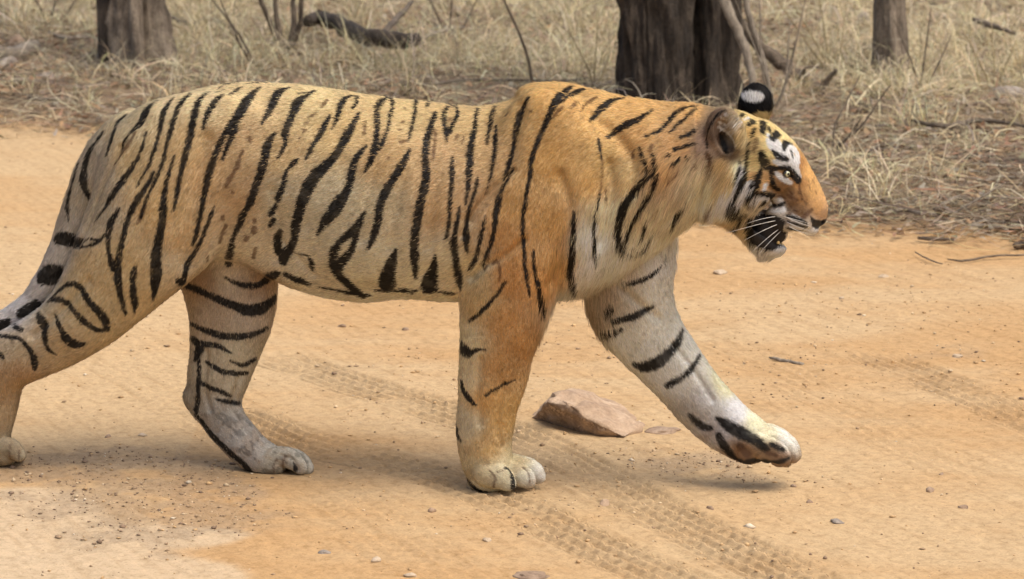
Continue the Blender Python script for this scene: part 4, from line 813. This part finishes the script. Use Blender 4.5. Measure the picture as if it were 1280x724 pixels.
class Painter:
    def __init__(s, Vl):                                   # vertices in (x, lateral, z)
        s.order = np.argsort(Vl[:, 0]); s.V = Vl[s.order]; s.x = s.V[:, 0].copy(); s.n = len(Vl)
    def field(s, segs, reach=.03):
        D = np.full(s.n, reach)
        for p0, p1, r0, r1, wy in segs:
            R = reach + max(r0, r1); a = np.searchsorted(s.x, min(p0[0], p1[0]) - R); b = np.searchsorted(s.x, max(p0[0], p1[0]) + R)
            W = s.V[a:b]; m = (np.abs(W[:, 2] - (p0[2] + p1[2]) / 2) < R + abs(p1[2] - p0[2]) / 2)
            if wy > .9: m &= np.abs(W[:, 1] - (p0[1] + p1[1]) / 2) < R + abs(p1[1] - p0[1]) / 2
            ix = np.nonzero(m)[0]; W = W[ix] - p0
            W[:, 1] *= wy; d = (p1 - p0) * np.array([1, wy, 1]); L = (d * d).sum() + 1e-12
            t = np.clip(W @ d / L, 0, 1); dist = np.sqrt(((W - t[:, None] * d) ** 2).sum(1)) - (r0 + (r1 - r0) * t)
            ix += a; D[ix] = np.minimum(D[ix], dist)
        out = np.empty(s.n); out[s.order] = D; return out

def strokes(lst, mirror=0.0, wy=1.0, grow=1.12):
    segs = []
    for st in lst:
        A_ = catmull(st, None) if len(st) > 1 else np.array([st[0], st[0]]); pts = []
        for px, py, w_ in A_:
            loc, _ = ray_at(px, py)
            if loc is None: 
                continue
            pts.append((np.array([loc.x, loc.y - SHEAR * loc.x - Y0, loc.z]), max(w_, 1) * .5 * MPX * grow))
        for (p, r), (q, r2) in zip(pts[:-1], pts[1:]):
            if np.linalg.norm(p - q) > .05: continue
            segs.append((p, q, r, r2, wy))
            if mirror is not None:
                f_ = np.array([1, -1, 1]); o_ = np.array([0, 2 * mirror, 0]); segs.append((p * f_ + o_, q * f_ + o_, r, r2, wy))
    return segs
PT = Painter(BVL)
black = PT.field(strokes(BODY_BLACK, 0.0) + strokes(HEAD_BLACK, 0.0, 1.0, 1.2) + strokes(NF, -.075, .7) + strokes(FF_, .085, .7) + strokes(NH, -.085, .7) + strokes(FH, .045, .7))
brown = PT.field(strokes(BODY_BROWN + HEAD_BROWN, 0.0)); white = PT.field(strokes(HEAD_WHITE, 0.0, 1.0, 1.35))
pads = PT.field(strokes([[(925,558,11),(933,567,13)], [(960,567,6),(969,569,6)]], None, 1.0, 1.0))
print('strokes', round(time.time() - T0, 1))
# creases and loose skin: shallow relief along curves on the body
GROOVES = [([(650,132,1),(641,175,1),(630,212,1),(608,244,1),(588,275,1)], .006, .014), ([(642,212,1),(616,236,1),(592,266,1),(578,295,1)], .004, .006), ([(735,140,1),(772,172,1),(792,205,1),(790,240,1)], .005, .014),
 ([(700,220,1),(712,262,1),(700,312,1),(690,350,1)], .005, .014), ([(762,205,1),(766,250,1),(752,300,1)], .004, .012), ([(258,175,1),(247,230,1),(240,280,1),(234,330,1)], .006, .018), ([(150,185,1),(124,240,1),(106,288,1),(98,306,1)], .006, .007),
 ([(588,348,1),(604,334,1),(628,322,1),(655,300,1)], .005, .008), ([(775,358,1),(796,378,1),(822,398,1)], .004, .010), ([(258,440,1),(256,485,1),(262,512,1)], .004, .006), ([(300,470,1),(290,510,1),(312,545,1)], .003, .006),
 ([(470,210,1),(455,260,1),(450,300,1)], .002, .012), ([(505,215,1),(495,260,1),(488,310,1)], .002, .012), ([(548,220,1),(540,260,1),(535,310,1)], .002, .012), ([(350,300,1),(370,320,1),(392,345,1)], .004, .010), ([(340,240,1),(352,290,1),(345,325,1)], .003, .012),
 ([(110,350,1),(80,385,1),(40,420,1)], .004, .010), ([(600,450,1),(598,490,1),(600,530,1)], .003, .008), ([(630,480,1),(622,530,1),(628,560,1)], .002, .006), ([(884,200,1),(876,240,1),(872,268,1)], .004, .010), ([(806,310,1),(826,280,1),(846,262,1)], .003, .008), ([(840,430,1),(868,465,1),(890,500,1)], .003, .007),
 ([(962,235,1),(975,245,1),(985,262,1)], .003, .006), ([(655,585,1),(662,590,1)], .002, .004), ([(352,570,1),(366,575,1),(372,588,1)], .0025, .003)]
disp = np.zeros(len(BVL))
for st, dep, wd in GROOVES: disp -= dep * np.exp(-(PT.field(strokes([st], 0.0), wd * 2.6).clip(0) / wd) ** 2)

# base colours of the fur (sRGB), sampled on the animal, in places with its shade
PAL = [
 (160,160,198,176,138),(200,140,205,180,138),(300,115,214,182,132),(250,125,212,184,138),(400,125,212,176,124),(500,135,210,170,116),(580,145,206,164,110),(640,140,204,152,94),(170,200,196,166,120),(230,180,204,168,118),(300,180,200,164,118),(262,215,196,156,108),
 (350,190,200,158,108),(420,160,204,162,108),(480,200,200,154,102),(560,200,194,150,104),(620,200,190,142,94),(200,260,200,162,110),(230,300,196,160,114),(300,240,192,154,110),(350,250,196,170,134),(420,260,200,176,140),(480,260,198,170,132),(550,260,196,150,102),(600,250,184,140,98),
 (150,330,198,166,118),(170,360,200,170,124),(220,335,198,176,142),(270,320,206,192,166),(320,320,210,198,174),(370,330,206,190,164),(420,300,204,184,152),(400,345,198,180,154),(470,320,210,192,160),(460,350,212,198,172),(520,350,212,198,172),(560,320,212,194,164),(590,340,206,180,140),(590,300,186,152,116),
 (690,125,206,146,80),(690,200,202,142,76),(640,260,192,136,78),(630,300,186,124,66),(690,280,200,140,76),(700,330,202,142,78),(740,150,206,148,84),(740,230,202,144,80),(760,200,200,148,86),(640,350,196,134,72),(680,350,202,142,78),(600,380,200,162,112),
 (800,132,214,158,92),(860,140,214,156,90),(790,175,204,148,86),(850,180,198,142,84),(830,220,190,138,86),(780,220,204,160,108),(760,270,224,204,170),(740,300,236,226,206),(735,340,240,232,216),(770,330,230,220,204),(700,375,232,222,200),(800,260,206,182,148),(820,280,206,190,168),(850,240,190,164,134),(815,300,226,214,192),
 (630,400,194,136,76),(650,430,184,128,70),(620,460,186,132,74),(584,430,222,200,162),(582,470,220,194,156),(610,500,204,150,86),(630,520,208,158,92),(585,530,204,186,156),(610,560,206,160,100),(600,590,204,180,140),(628,597,206,192,160),(655,596,214,206,186),(672,596,220,218,210),(650,580,206,178,126),
 (820,330,240,232,216),(790,335,206,192,178),(760,370,176,154,134),(740,395,176,150,124),(820,365,226,214,196),(790,380,196,180,160),(830,400,218,208,190),(790,430,226,218,202),(830,440,226,218,204),(852,395,226,204,164),(890,440,230,206,164),(850,480,222,216,204),(880,500,206,202,198),(905,480,232,212,172),(920,515,226,226,228),(945,525,230,216,180),(860,510,178,170,162),(960,540,214,200,168),(985,550,222,216,204),(895,545,190,186,188),
 (930,566,140,98,66),(963,566,130,98,74),(978,577,150,112,86),
 (250,350,160,126,94),(300,345,152,112,78),(320,350,160,124,90),(270,395,176,152,126),(310,400,182,162,138),(300,440,184,168,138),(260,475,174,156,128),(290,480,182,166,138),(236,490,160,146,124),(270,515,160,154,142),(290,540,172,168,158),(315,555,170,162,150),(310,575,182,174,162),(340,580,182,172,154),(370,575,178,168,152),(385,580,190,184,172),  # upper inner thigh keeps the shade of the belly in its browns
 (118,260,178,162,136),(120,215,178,166,146),(98,240,170,156,134),(88,285,176,166,150),(75,322,190,184,172),(52,365,196,192,184),(22,396,200,196,190),(-40,412,200,192,176),
 (110,340,194,164,120),(90,370,194,168,126),(120,395,194,166,122),(60,395,190,168,134),(30,440,188,164,130),(10,440,170,150,122),(70,430,188,158,118),(5,480,176,142,104),(-5,520,180,150,112),(10,560,158,138,108),(20,572,176,160,132),(20,462,170,128,86),
 (880,180,150,118,100),(890,160,120,96,82),(900,145,122,94,78),(907,158,110,88,76),(898,190,126,100,84),(912,150,150,126,100),(922,158,186,160,124),(926,168,190,160,116),(928,174,186,160,120),(904,178,20,14,12),(903,170,40,30,24),(908,188,26,18,14),(914,176,120,98,76),(898,172,90,66,54),(893,188,170,140,118),(912,190,96,72,56),  # near-black points paint the shaded hollow of the near ear
 (935,148,214,176,112),(950,142,216,172,106),(960,160,220,182,120),(940,165,196,150,84),(960,185,222,188,128),(975,158,216,178,120),(985,170,214,180,124),(950,180,214,178,122),(942,205,224,188,126),(940,222,200,148,92),(900,205,186,144,94),(910,220,196,158,110),(900,235,206,176,134),(880,235,206,184,148),
 (880,250,232,222,200),(897,262,222,206,178),(870,262,210,196,174),(905,275,176,142,102),(925,215,232,218,184),(885,236,226,208,172),(908,248,232,220,194),(957,225,200,146,90),(975,232,140,98,60),(985,240,122,84,48),(990,255,126,84,46),(1002,248,158,108,58),(984,262,140,108,80),(1001,205,176,118,62),(1011,215,208,148,80),(1016,240,212,152,84),(1024,258,208,148,86),(1031,265,176,130,90),(1000,267,116,78,44),(1001,230,184,126,68),
 (945,262,200,186,168),(965,263,186,172,160),(930,270,180,152,114),(985,280,176,166,156),(1000,284,200,190,172),(1014,289,240,236,230),(957,317,236,230,222),(948,314,232,226,216),(930,290,190,160,120),(945,318,226,218,206),(975,312,230,224,216),(980,262,206,196,184),
]
cp, cc = [], []
for px, py, r_, g_, b_ in PAL:
    loc, _ = ray_at(px, py)
    if loc is None: print('miss', px, py); continue
    p = (loc.x, loc.y - SHEAR * loc.x - Y0, loc.z); c_ = lin((r_, g_, b_)); c_ = c_ * (np.array([1.04, 1.14, 1.22]) if 600 < px < 790 and py < 345 and r_ - b_ > 60 else np.array([1, 1.04, 1.10]) if 320 < px <= 600 and py < 345 else np.array([1, .965, 1.0]) if px <= 320 else np.ones(3)); cp.append(p); cc.append(c_)
    if not (px > 930 and py > 555 and px < 990): cp.append((p[0], -p[1], p[2])); cc.append(c_)
for px, py, v, col in [(300, 345, 0, (224,212,192)), (400, 368, 0, (226,214,194)), (480, 376, 0, (226,214,194)), (560, 372, 0, (226,214,194)), (640, 376, 0, (226,216,198)), (700, 372, 0, (232,224,208)), (290, 350, -.03, (214,200,176)),
                       (960, 132, .07, (20,20,24)), (945, 118, .07, (20,20,24)), (935, 132, .06, (20,20,24)), (948, 132, .115, (200,190,170)), (150, 260, 0.02, (220,208,186))]:
    c = P(px, py, v); cp.append((c.x, v, c.z)); cc.append(lin(col))
cp = np.array(cp); cc = np.array(cc); lum = cc @ np.array([.3, .6, .1]); cc = (lum[:, None] + (cc - lum[:, None]) * .87) * 1.31; sat_ = (cc[:, 0] - cc[:, 2]) / cc[:, 0]; cc[:, 1] *= 1 + .11 * sat_; cc[:, 0] *= 1 - .03 * sat_; cc = cc.clip(0, .96)

def palette(Q):
    out = np.zeros((len(Q), 3)); wy = np.array([1, .6, 1])
    isf = Q[:, 0] > .42                                    # the face changes over shorter distances
    for part, e, pw in ((~isf, .030, 2.2), (isf, .008, 2.0)):
        ix = np.nonzero(part)[0]
        for k in range(0, len(ix), 20000):
            q = Q[ix[k:k + 20000]]; d = ((q[:, None, :] - cp[None]) * wy); d2 = (d * d).sum(2) + e * e
            w_ = d2 ** -pw; out[ix[k:k + 20000]] = (w_ @ cc) / w_.sum(1)[:, None]
    return out
base = palette(BVL)
def sfbm(Q, f, sd):
    r = np.random.RandomState(sd); o_ = np.zeros(len(Q))
    for j in range(6):
        d = r.normal(size=3); d /= np.linalg.norm(d); o_ += np.sin(Q @ d * f * (1 + r.rand()) * 2 * np.pi + r.rand() * 7)
    return o_ / 6
amp = 1 - .8 * (BVL[:, 0] > .42)
disp = disp * 1.6 + amp * (.0048 * sfbm(BVL, 4, 1) + .0022 * sfbm(BVL, 10, 2))
BV = BV + BN * disp[:, None]; BV[:, 2] = np.maximum(BV[:, 2], .0005)
body.data.vertices.foreach_set('co', BV.astype(np.float32).ravel()); body.data.update(); BN = vnormals(BV, BQ)
print('palette', round(time.time() - T0, 1))

def fbm(Q, s, o=3, seed=0):                                # smooth value noise from sines, cheap and continuous
    r = np.random.RandomState(seed); out = np.zeros(len(Q)); a = 1.0; tot = 0
    for i in range(o):
        for j in range(4):
            d = r.normal(size=3); d /= np.linalg.norm(d); out += a * np.sin(Q @ d * s * (1 + .4 * r.rand()) * 2 * np.pi + r.rand() * 7 + 1.3 * np.sin(Q @ d[::-1] * s * 4 + r.rand() * 6)); tot += a
        a *= .55; s *= 2.1
    return out / tot * 1.8
PADC = lin((104, 76, 56)); BLACK = lin((15, 12, 11)); BROWN = lin((92, 58, 36)); WHITE = lin((232, 230, 226))
def smooth(a, b, x): t = np.clip((x - a) / (b - a), 0, 1); return t * t * (3 - 2 * t)
def composite(Q, base_, black_, brown_, white_, pads_, soft):
    soft = soft * (1 + 2.0 * smooth(.22, .34, Q[:, 0]) * smooth(.50, .40, Q[:, 2]) + .5 * smooth(.4, .5, Q[:, 0]) * smooth(.5, .6, Q[:, 2]))
    c = base_ * (1 + .10 * fbm(Q, 9, 3, 3)[:, None] + (.13 * smooth(.38, .46, Q[:, 0]) * fbm(Q, 55, 2, 4))[:, None])
    c = c * (1 - .16 * smooth(.25, .7, fbm(Q, 42, 2, 8)) * smooth(.45, .3, Q[:, 0]))[:, None]
    dusty = smooth(.30, .02, Q[:, 2]) * smooth(-.1, .5, fbm(Q, 14, 3, 5)) * .35     # road dust on the lower legs
    c = c * (1 - dusty[:, None]) + lin((170, 140, 104)) * dusty[:, None]
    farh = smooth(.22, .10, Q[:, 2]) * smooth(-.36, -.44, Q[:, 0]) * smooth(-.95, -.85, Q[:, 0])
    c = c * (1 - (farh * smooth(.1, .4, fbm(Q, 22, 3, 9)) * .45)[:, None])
    jit = .0010 * fbm(Q, 60, 2, 11) + .0008 * fbm(Q, 20, 2, 12)
    for m, col, amt in ((white_, WHITE, 1), (brown_, BROWN, .72), (black_, BLACK, (.98 - .05 * smooth(.1, .6, fbm(Q, 18, 2, 17)))[:, None]), (pads_, PADC, .9)):
        k = smooth(soft, -soft, m + jit)[:, None] * amt; c = c * (1 - k) + col * k
    return c
# far ear: black back with a white spot
def ear_spot(Q):
    c = P(940, 121, .07); sp = P(937, 121, .07)
    m = (Q[:, 1] > .048) & (np.hypot(Q[:, 0] - P(945, 128, .07).x, Q[:, 2] - P(945, 128, .07).z) < 29 * MPX) & (Q[:, 2] > P(940, 139, .07).z) & (Q[:, 0] < P(964.5, 128, .07).x)
    w_ = np.sqrt(((Q[:, 0] - P(941, 121, .07).x) / (14.5 * MPX)) ** 2 + ((Q[:, 2] - P(941, 121, .07).z) / (7.5 * MPX)) ** 2)
    return m, smooth(1.1, .85, w_)
def ears(Q, c, outer):
    m, w_ = ear_spot(Q); m = m & outer; k = w_[:, None]
    e = BLACK * 1.2 * (1 - k) + WHITE * k; c = c.copy(); c[m] = e[m]; return c
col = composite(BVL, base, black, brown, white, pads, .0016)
col = ears(BVL, col, BN[:, 1] < .3)
ms = P(958, 291, 0); MPOLY = [(938,279),(946,270),(968,268),(979,276),(980,290),(984,298),(981,305),(970,310),(950,311),(940,301)]
MP_ = np.array([(P(a, b, -.035).x, P(a, b, -.035).z) for a, b in MPOLY])
def in_mouth(Q):
    x, z = Q[:, 0], Q[:, 2]; o_ = np.zeros(len(Q), bool); near_ = (x > MP_[:, 0].min()) & (x < MP_[:, 0].max()) & (z > MP_[:, 1].min()) & (z < MP_[:, 1].max()) & (np.abs(Q[:, 1]) < .068)
    for (x0, z0), (x1, z1) in zip(MP_, np.roll(MP_, -1, 0)):
        c_ = ((z0 > z) != (z1 > z)) & (x < (x1 - x0) * (z - z0) / (z1 - z0 + 1e-12) + x0); o_ ^= c_
    return o_ & near_
mouth = in_mouth(BVL)
ca_ = col.copy(); ca_[mouth] = lin((22, 13, 12))  # black lips, and the dark hollow of the open mouth painted in
me = body.data
at_ = me.color_attributes.new('coat', 'FLOAT_COLOR', 'POINT')
at_.data.foreach_set('color', np.concatenate([ca_ * .8, np.ones((len(ca_), 1))], 1).astype(np.float32).ravel())
m, nt, b = mat_new('tiger skin'); n = N(nt)
a_ = n('Attribute'); a_.attribute_name = 'coat'; tc = n('TexCoord')
nz = n.noise(tc.outputs['Object'], 260, 3)
nt.links.new(n.mix(n.math('MULTIPLY', nz, .35), a_.outputs['Color'], (.02, .015, .01), 'MULTIPLY'), b.inputs['Base Color'])
b.inputs['Roughness'].default_value = .75; nt.links.new(n.bump(nz, .4, .002), b.inputs['Normal'])
me.materials.append(m)

# ---------------------------------------------------------------- fur strands (one hair object, child of the tiger)
FLOW = [(300,130,-1,.12),(500,150,-1,.1),(600,180,-.9,.35),(400,250,-1,.3),(200,180,-.6,.8),(170,260,-.5,1),(130,340,-.6,1),(60,430,-.8,.6),(0,500,0,1),(10,565,.8,.5),(300,320,-.8,.6),(450,340,-1,.25),(550,330,-.8,.5),
        (690,140,-.8,.5),(690,250,-.25,1),(640,330,-.1,1),(620,430,0,1),(605,540,0,1),(640,595,1,.3),(760,180,-.9,.4),(850,160,-.9,.35),(800,260,-.5,.9),(740,330,-.3,1),(820,350,.2,1),(800,420,.4,1),(870,490,.6,.9),(960,550,1,.5),
        (290,380,-.1,1),(270,470,-.1,1),(300,550,.6,.8),(370,580,1,.2),(110,220,-.4,1),(80,320,-.4,1),(20,396,-1,.4),(-60,410,-1,-.1),
        (900,210,-.7,.7),(885,250,-.6,.8),(930,250,-.5,.9),(940,150,-.9,-.3),(975,165,-.7,-.7),(1000,200,-.4,-.9),(1020,245,-.2,-1),(990,250,-.8,-.2),(960,225,-1,0),(995,280,-.9,.3),(960,320,-.5,.8),(900,150,-.3,.9),(922,160,-.9,.35),(926,166,-1,.2),(912,180,-.6,.6),(945,120,0,-1),(1015,285,-.6,.7)]
LEN = [(300,130,.013),(400,250,.013),(200,200,.013),(130,340,.013),(20,450,.012),(10,565,.008),(300,322,.014),(450,355,.0155),(560,360,.0155),(480,320,.012),(690,200,.012),(640,330,.012),(620,430,.011),(605,540,.009),(640,595,.007),(760,200,.014),(850,160,.014),(810,280,.022),(740,350,.026),(845,268,.026),(700,372,.022),
       (820,380,.012),(870,490,.010),(960,550,.007),(290,380,.011),(270,470,.010),(300,550,.008),(370,580,.006),(100,250,.016),(20,396,.014),(895,235,.028),(880,250,.034),(912,262,.030),(930,240,.018),(940,150,.010),(985,180,.008),(1010,220,.007),(1022,260,.005),(990,250,.007),(965,225,.010),(1000,283,.006),(955,320,.020),(970,316,.012),(912,172,.004),(900,150,.009),(945,120,.013),(922,158,.026),(928,166,.020),(916,150,.018),(1015,288,.005)]
fp, fd, lp, ll = [], [], [], []
for px, py, dx, dz in FLOW:
    loc, _ = ray_at(px, py)
    if loc is None: loc = P(px, py, -.08)
    for s_ in (1, -1): fp.append((loc.x, s_ * (loc.y - SHEAR * loc.x - Y0), loc.z)); fd.append((dx, 0.0, -dz))
for px, py, l_ in LEN:
    loc, _ = ray_at(px, py)
    if loc is None: loc = P(px, py, -.08)
    for s_ in (1, -1): lp.append((loc.x, s_ * (loc.y - SHEAR * loc.x - Y0), loc.z)); ll.append(l_)
fp, fd, lp, ll = map(np.array, (fp, fd, lp, ll))
def idw(Q, pts, val, e=.012):
    out = []
    for k in range(0, len(Q), 30000):
        d2 = ((Q[k:k + 30000, None] - pts[None]) ** 2).sum(2) + e * e; w_ = d2 ** -2; out.append((w_ @ val) / (w_.sum(1)[:, None] if val.ndim > 1 else w_.sum(1)))
    return np.concatenate(out)
vflow = idw(BVL, fp, fd); vlen = idw(BVL, lp, ll)
q0, q1, q2, q3 = (BV[BQ[:, i]] for i in range(4))
area = .5 * np.linalg.norm(np.cross(q2 - q0, q3 - q1), axis=1)
fc = BVL[BQ].mean(1); headw = smooth(.36, .46, fc[:, 0]); dens = area * (1 + 1.6 * headw)
NS = 520000
rs = np.random.RandomState(5)
fi = np.searchsorted(np.cumsum(dens) / dens.sum(), rs.rand(NS)); fi = np.minimum(fi, len(BQ) - 1)
u, v_ = rs.rand(NS, 1), rs.rand(NS, 1)
W4 = np.concatenate([(1 - u) * (1 - v_), u * (1 - v_), u * v_, (1 - u) * v_], 1)
def samp(a): 
    a = a[BQ[fi]]; return (a * W4[..., None]).sum(1) if a.ndim == 3 else (a * W4).sum(1)
root = samp(BV); rl = samp(BVL); nn = samp(BN); nn /= np.linalg.norm(nn, axis=1)[:, None] + 1e-9
fl = samp(vflow); ln = samp(vlen); ins_mouth = in_mouth(rl)
ns_ = P(1026, 278, 0); nosem = np.hypot(rl[:, 0] - ns_.x, rl[:, 2] - ns_.z) < 9 * MPX
pad = np.zeros(NS, bool)
for px, py in ((932, 566), (957, 570), (972, 577), (980, 577)):
    c = P(px, py, .06); pad |= (np.hypot(rl[:, 0] - c.x, rl[:, 2] - c.z) < 11 * MPX) & (nn[:, 2] < .1) & (nn[:, 1] < 0) & (rl[:, 1] < .062)
eyec = P(983, 217, -.05); eyem = np.hypot(rl[:, 0] - eyec.x, rl[:, 2] - eyec.z) < 6.5 * MPX
keep = ~(ins_mouth | nosem | pad | eyem); root, rl, nn, fl, ln, fi, W4 = (a[keep] for a in (root, rl, nn, fl, ln, fi, W4))
K = len(root)
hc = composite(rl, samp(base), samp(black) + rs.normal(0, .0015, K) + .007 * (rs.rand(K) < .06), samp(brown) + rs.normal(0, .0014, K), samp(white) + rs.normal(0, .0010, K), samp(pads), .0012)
hc = ears(rl, hc, nn[:, 1] < .3)
hc *= (1 + .20 * rs.normal(size=(K, 1))).clip(.55, 1.5); hc *= 1 + .03 * rs.normal(size=(K, 3))
t_ = fl - (fl * nn).sum(1)[:, None] * nn; t_ /= np.linalg.norm(t_, axis=1)[:, None] + 1e-6
cl = np.stack([fbm(rl, 25, 2, 21), fbm(rl, 25, 2, 22), fbm(rl, 25, 2, 23)], 1)
t_ = t_ + .20 * cl + .13 * rs.normal(size=(K, 3)); t_ -= (t_ * nn).sum(1)[:, None] * nn; t_ /= np.linalg.norm(t_, axis=1)[:, None] + 1e-6
ln = ln * rs.uniform(.6, 1.25, K) * np.where(ln > .0165, 1.0, .80); lift = rs.uniform(.25, .5, K) + .45 * (rs.rand(K) < .10)
k4 = np.array([0, .33, .68, 1.0])
root = root - t_ * (ln * .42)[:, None]
P4 = root[:, None] - nn[:, None] * .0006 + t_[:, None] * (ln[:, None] * k4)[..., None] + nn[:, None] * (ln[:, None] * lift[:, None] * (k4 * (1.15 - .75 * k4)))[..., None]
droop = (ln > .017)[:, None] * (k4 ** 2) * ln[:, None] * .5; P4[..., 2] -= droop
P4[..., 2] = np.maximum(P4[..., 2], .0008)
hd = bpy.data.hair_curves.new('fur'); hd.add_curves([4] * K)
hd.attributes['position'].data.foreach_set('vector', P4.astype(np.float32).ravel())
ra = hd.attributes.get('radius') or hd.attributes.new('radius', 'FLOAT', 'POINT')
hw = (.00034 + .00008 * (ln > .017)) * rs.uniform(.7, 1.3, K) * np.where(rl[:, 0] > .44, .8, 1.0)
ra.data.foreach_set('value', (hw[:, None] * np.array([1.0, 1.0, .75, .18])).astype(np.float32).ravel())
ca = hd.attributes.new('fur_colour', 'FLOAT_COLOR', 'CURVE')
ca.data.foreach_set('color', np.concatenate([hc.clip(0, .95), np.ones((K, 1))], 1).astype(np.float32).ravel())
na = hd.attributes.new('skin_normal', 'FLOAT_VECTOR', 'CURVE'); nv = nn + .25 * t_; nv /= np.linalg.norm(nv, axis=1)[:, None]
na.data.foreach_set('vector', nv.astype(np.float32).ravel())
fur = bpy.data.objects.new('fur', hd); C.objects.link(fur); attach(fur, tiger)
m, nt, b = mat_new('fur'); n = N(nt)
a_ = n('Attribute'); a_.attribute_name = 'fur_colour'; nt.links.new(a_.outputs['Color'], b.inputs['Base Color'])
a2 = n('Attribute'); a2.attribute_name = 'skin_normal'; nt.links.new(a2.outputs['Vector'], b.inputs['Normal'])
b.inputs['Roughness'].default_value = .55; b.inputs['Specular IOR Level'].default_value = .12
hd.materials.append(m)
print('fur', K, round(time.time() - T0, 1))
tag(tiger, 'orange and black striped tiger walking across the dirt road with its mouth slightly open', 'tiger')
# ================================================================ eyes, whiskers, teeth of the tiger
def uv_ball(name, c, r, mat, parent, seg=24, rings=16, scale=(1, 1, 1)):
    V = []; Fc = []
    for i in range(rings + 1):
        a = math.pi * i / rings
        for j in range(seg):
            b_ = 2 * math.pi * j / seg
            V.append(Vector((c.x + r * scale[0] * math.sin(a) * math.cos(b_), c.y + r * scale[1] * math.sin(a) * math.sin(b_), c.z + r * scale[2] * math.cos(a))))
    for i in range(rings):
        for j in range(seg): Fc.append((i * seg + j, (i + 1) * seg + j, (i + 1) * seg + (j + 1) % seg, i * seg + (j + 1) % seg))
    return mesh_obj(name, V, Fc, mat, parent)
def eye_mat(c, gaze):
    m, nt, b = mat_new('eye'); n = N(nt)
    g = n('NewGeometry')
    sub = nt.nodes.new('ShaderNodeVectorMath'); sub.operation = 'DOT_PRODUCT'; nt.links.new(g.outputs['Normal'], sub.inputs[0]); sub.inputs[1].default_value = gaze.normalized()
    k = n.ramp(sub.outputs['Value'], [(0.0, (.02, .015, .01)), (.62, (.02, .015, .01)), (.66, (.30, .32, .16)), (.80, (.50, .50, .34)), (.90, (.45, .47, .32)), (.925, (.005, .005, .005))])
    nt.links.new(k, b.inputs['Base Color']); b.inputs['Roughness'].default_value = .06; b.inputs['Coat Weight'].default_value = 1.0
    return m
skin_, _ = ray_at(975, 218)
lat = skin_.y - SHEAR * skin_.x - Y0 if skin_ is not None else -.055
for s_ in (-1, 1):
    c = P(983, 217, lat + .0062) if s_ < 0 else None
    if c is None:
        e0 = P(983, 217, lat + .0062); c = Vector((e0.x, SHEAR * e0.x + Y0 - (lat + .0062), e0.z))
    uv_ball('eye', c, .0082, eye_mat(c, Vector((.55, s_ * .80, -.12))), tiger)
m_wh, nt, b = mat_new('whisker'); b.inputs['Base Color'].default_value = (.62, .60, .56, 1); b.inputs['Roughness'].default_value = .35
WH = [((969,271),(955,272),(940,278),11), ((969,276),(948,280),(918,289),12), ((971,281),(955,287),(936,298),11), ((973,287),(960,296),(944,312),10), ((976,289),(965,299),(952,314),9), 
      ((985,273),(996,278),(1010,282),5), ((984,278),(996,284),(1008,287),5), ((986,283),(996,289),(1006,291),4), ((980,271),(992,274),(1006,278),4)]
for a, c2, e, out in WH:
    loc, nor = ray_at(*a); e = (a[0] + (e[0] - a[0]) * 1.22, a[1] + (e[1] - a[1]) * 1.22)
    if loc is None: continue
    l0 = loc.y - SHEAR * loc.x - Y0
    for s_ in (1, -1):
        pts = []
        for k in range(9):
            t = k / 8; px = (1 - t) ** 2 * a[0] + 2 * t * (1 - t) * c2[0] + t * t * e[0]; py = (1 - t) ** 2 * a[1] + 2 * t * (1 - t) * c2[1] + t * t * e[1]
            q = P(px, py, l0 - out * .0042 * math.sin(t * 1.3)); l_ = q.y - SHEAR * q.x - Y0
            pts.append(Vector((q.x, SHEAR * q.x + Y0 + s_ * l_, q.z)))
        V, Fc = tube_np(pts, [.0009 * (1 - .75 * (k / 8)) for k in range(9)], 5)
        mesh_obj('whisker', V, Fc, m_wh, tiger)
m_th, nt, b = mat_new('tooth'); b.inputs['Base Color'].default_value = (.62, .46, .20, 1); b.inputs['Roughness'].default_value = .3
for s_ in (-1, 1):
    for px, py, h_, r_, v in ((972, 303, .020, .0042, .020), (977, 306, .007, .0025, .009)):
        q = P(px, py, 0); pts = [Vector((q.x + .004 * (k / 5) ** 2 * -1, SHEAR * q.x + Y0 + s_ * v, q.z + h_ * k / 5)) for k in range(6)]
        V, Fc = tube_np(pts, [r_ * (1 - (k / 5) ** 1.6 * .93) for k in range(6)], 8); mesh_obj('tooth', V, Fc, m_th, tiger)
m_ns, nt, b = mat_new('nose leather'); b.inputs['Base Color'].default_value = (.030, .020, .018, 1); b.inputs['Roughness'].default_value = .38
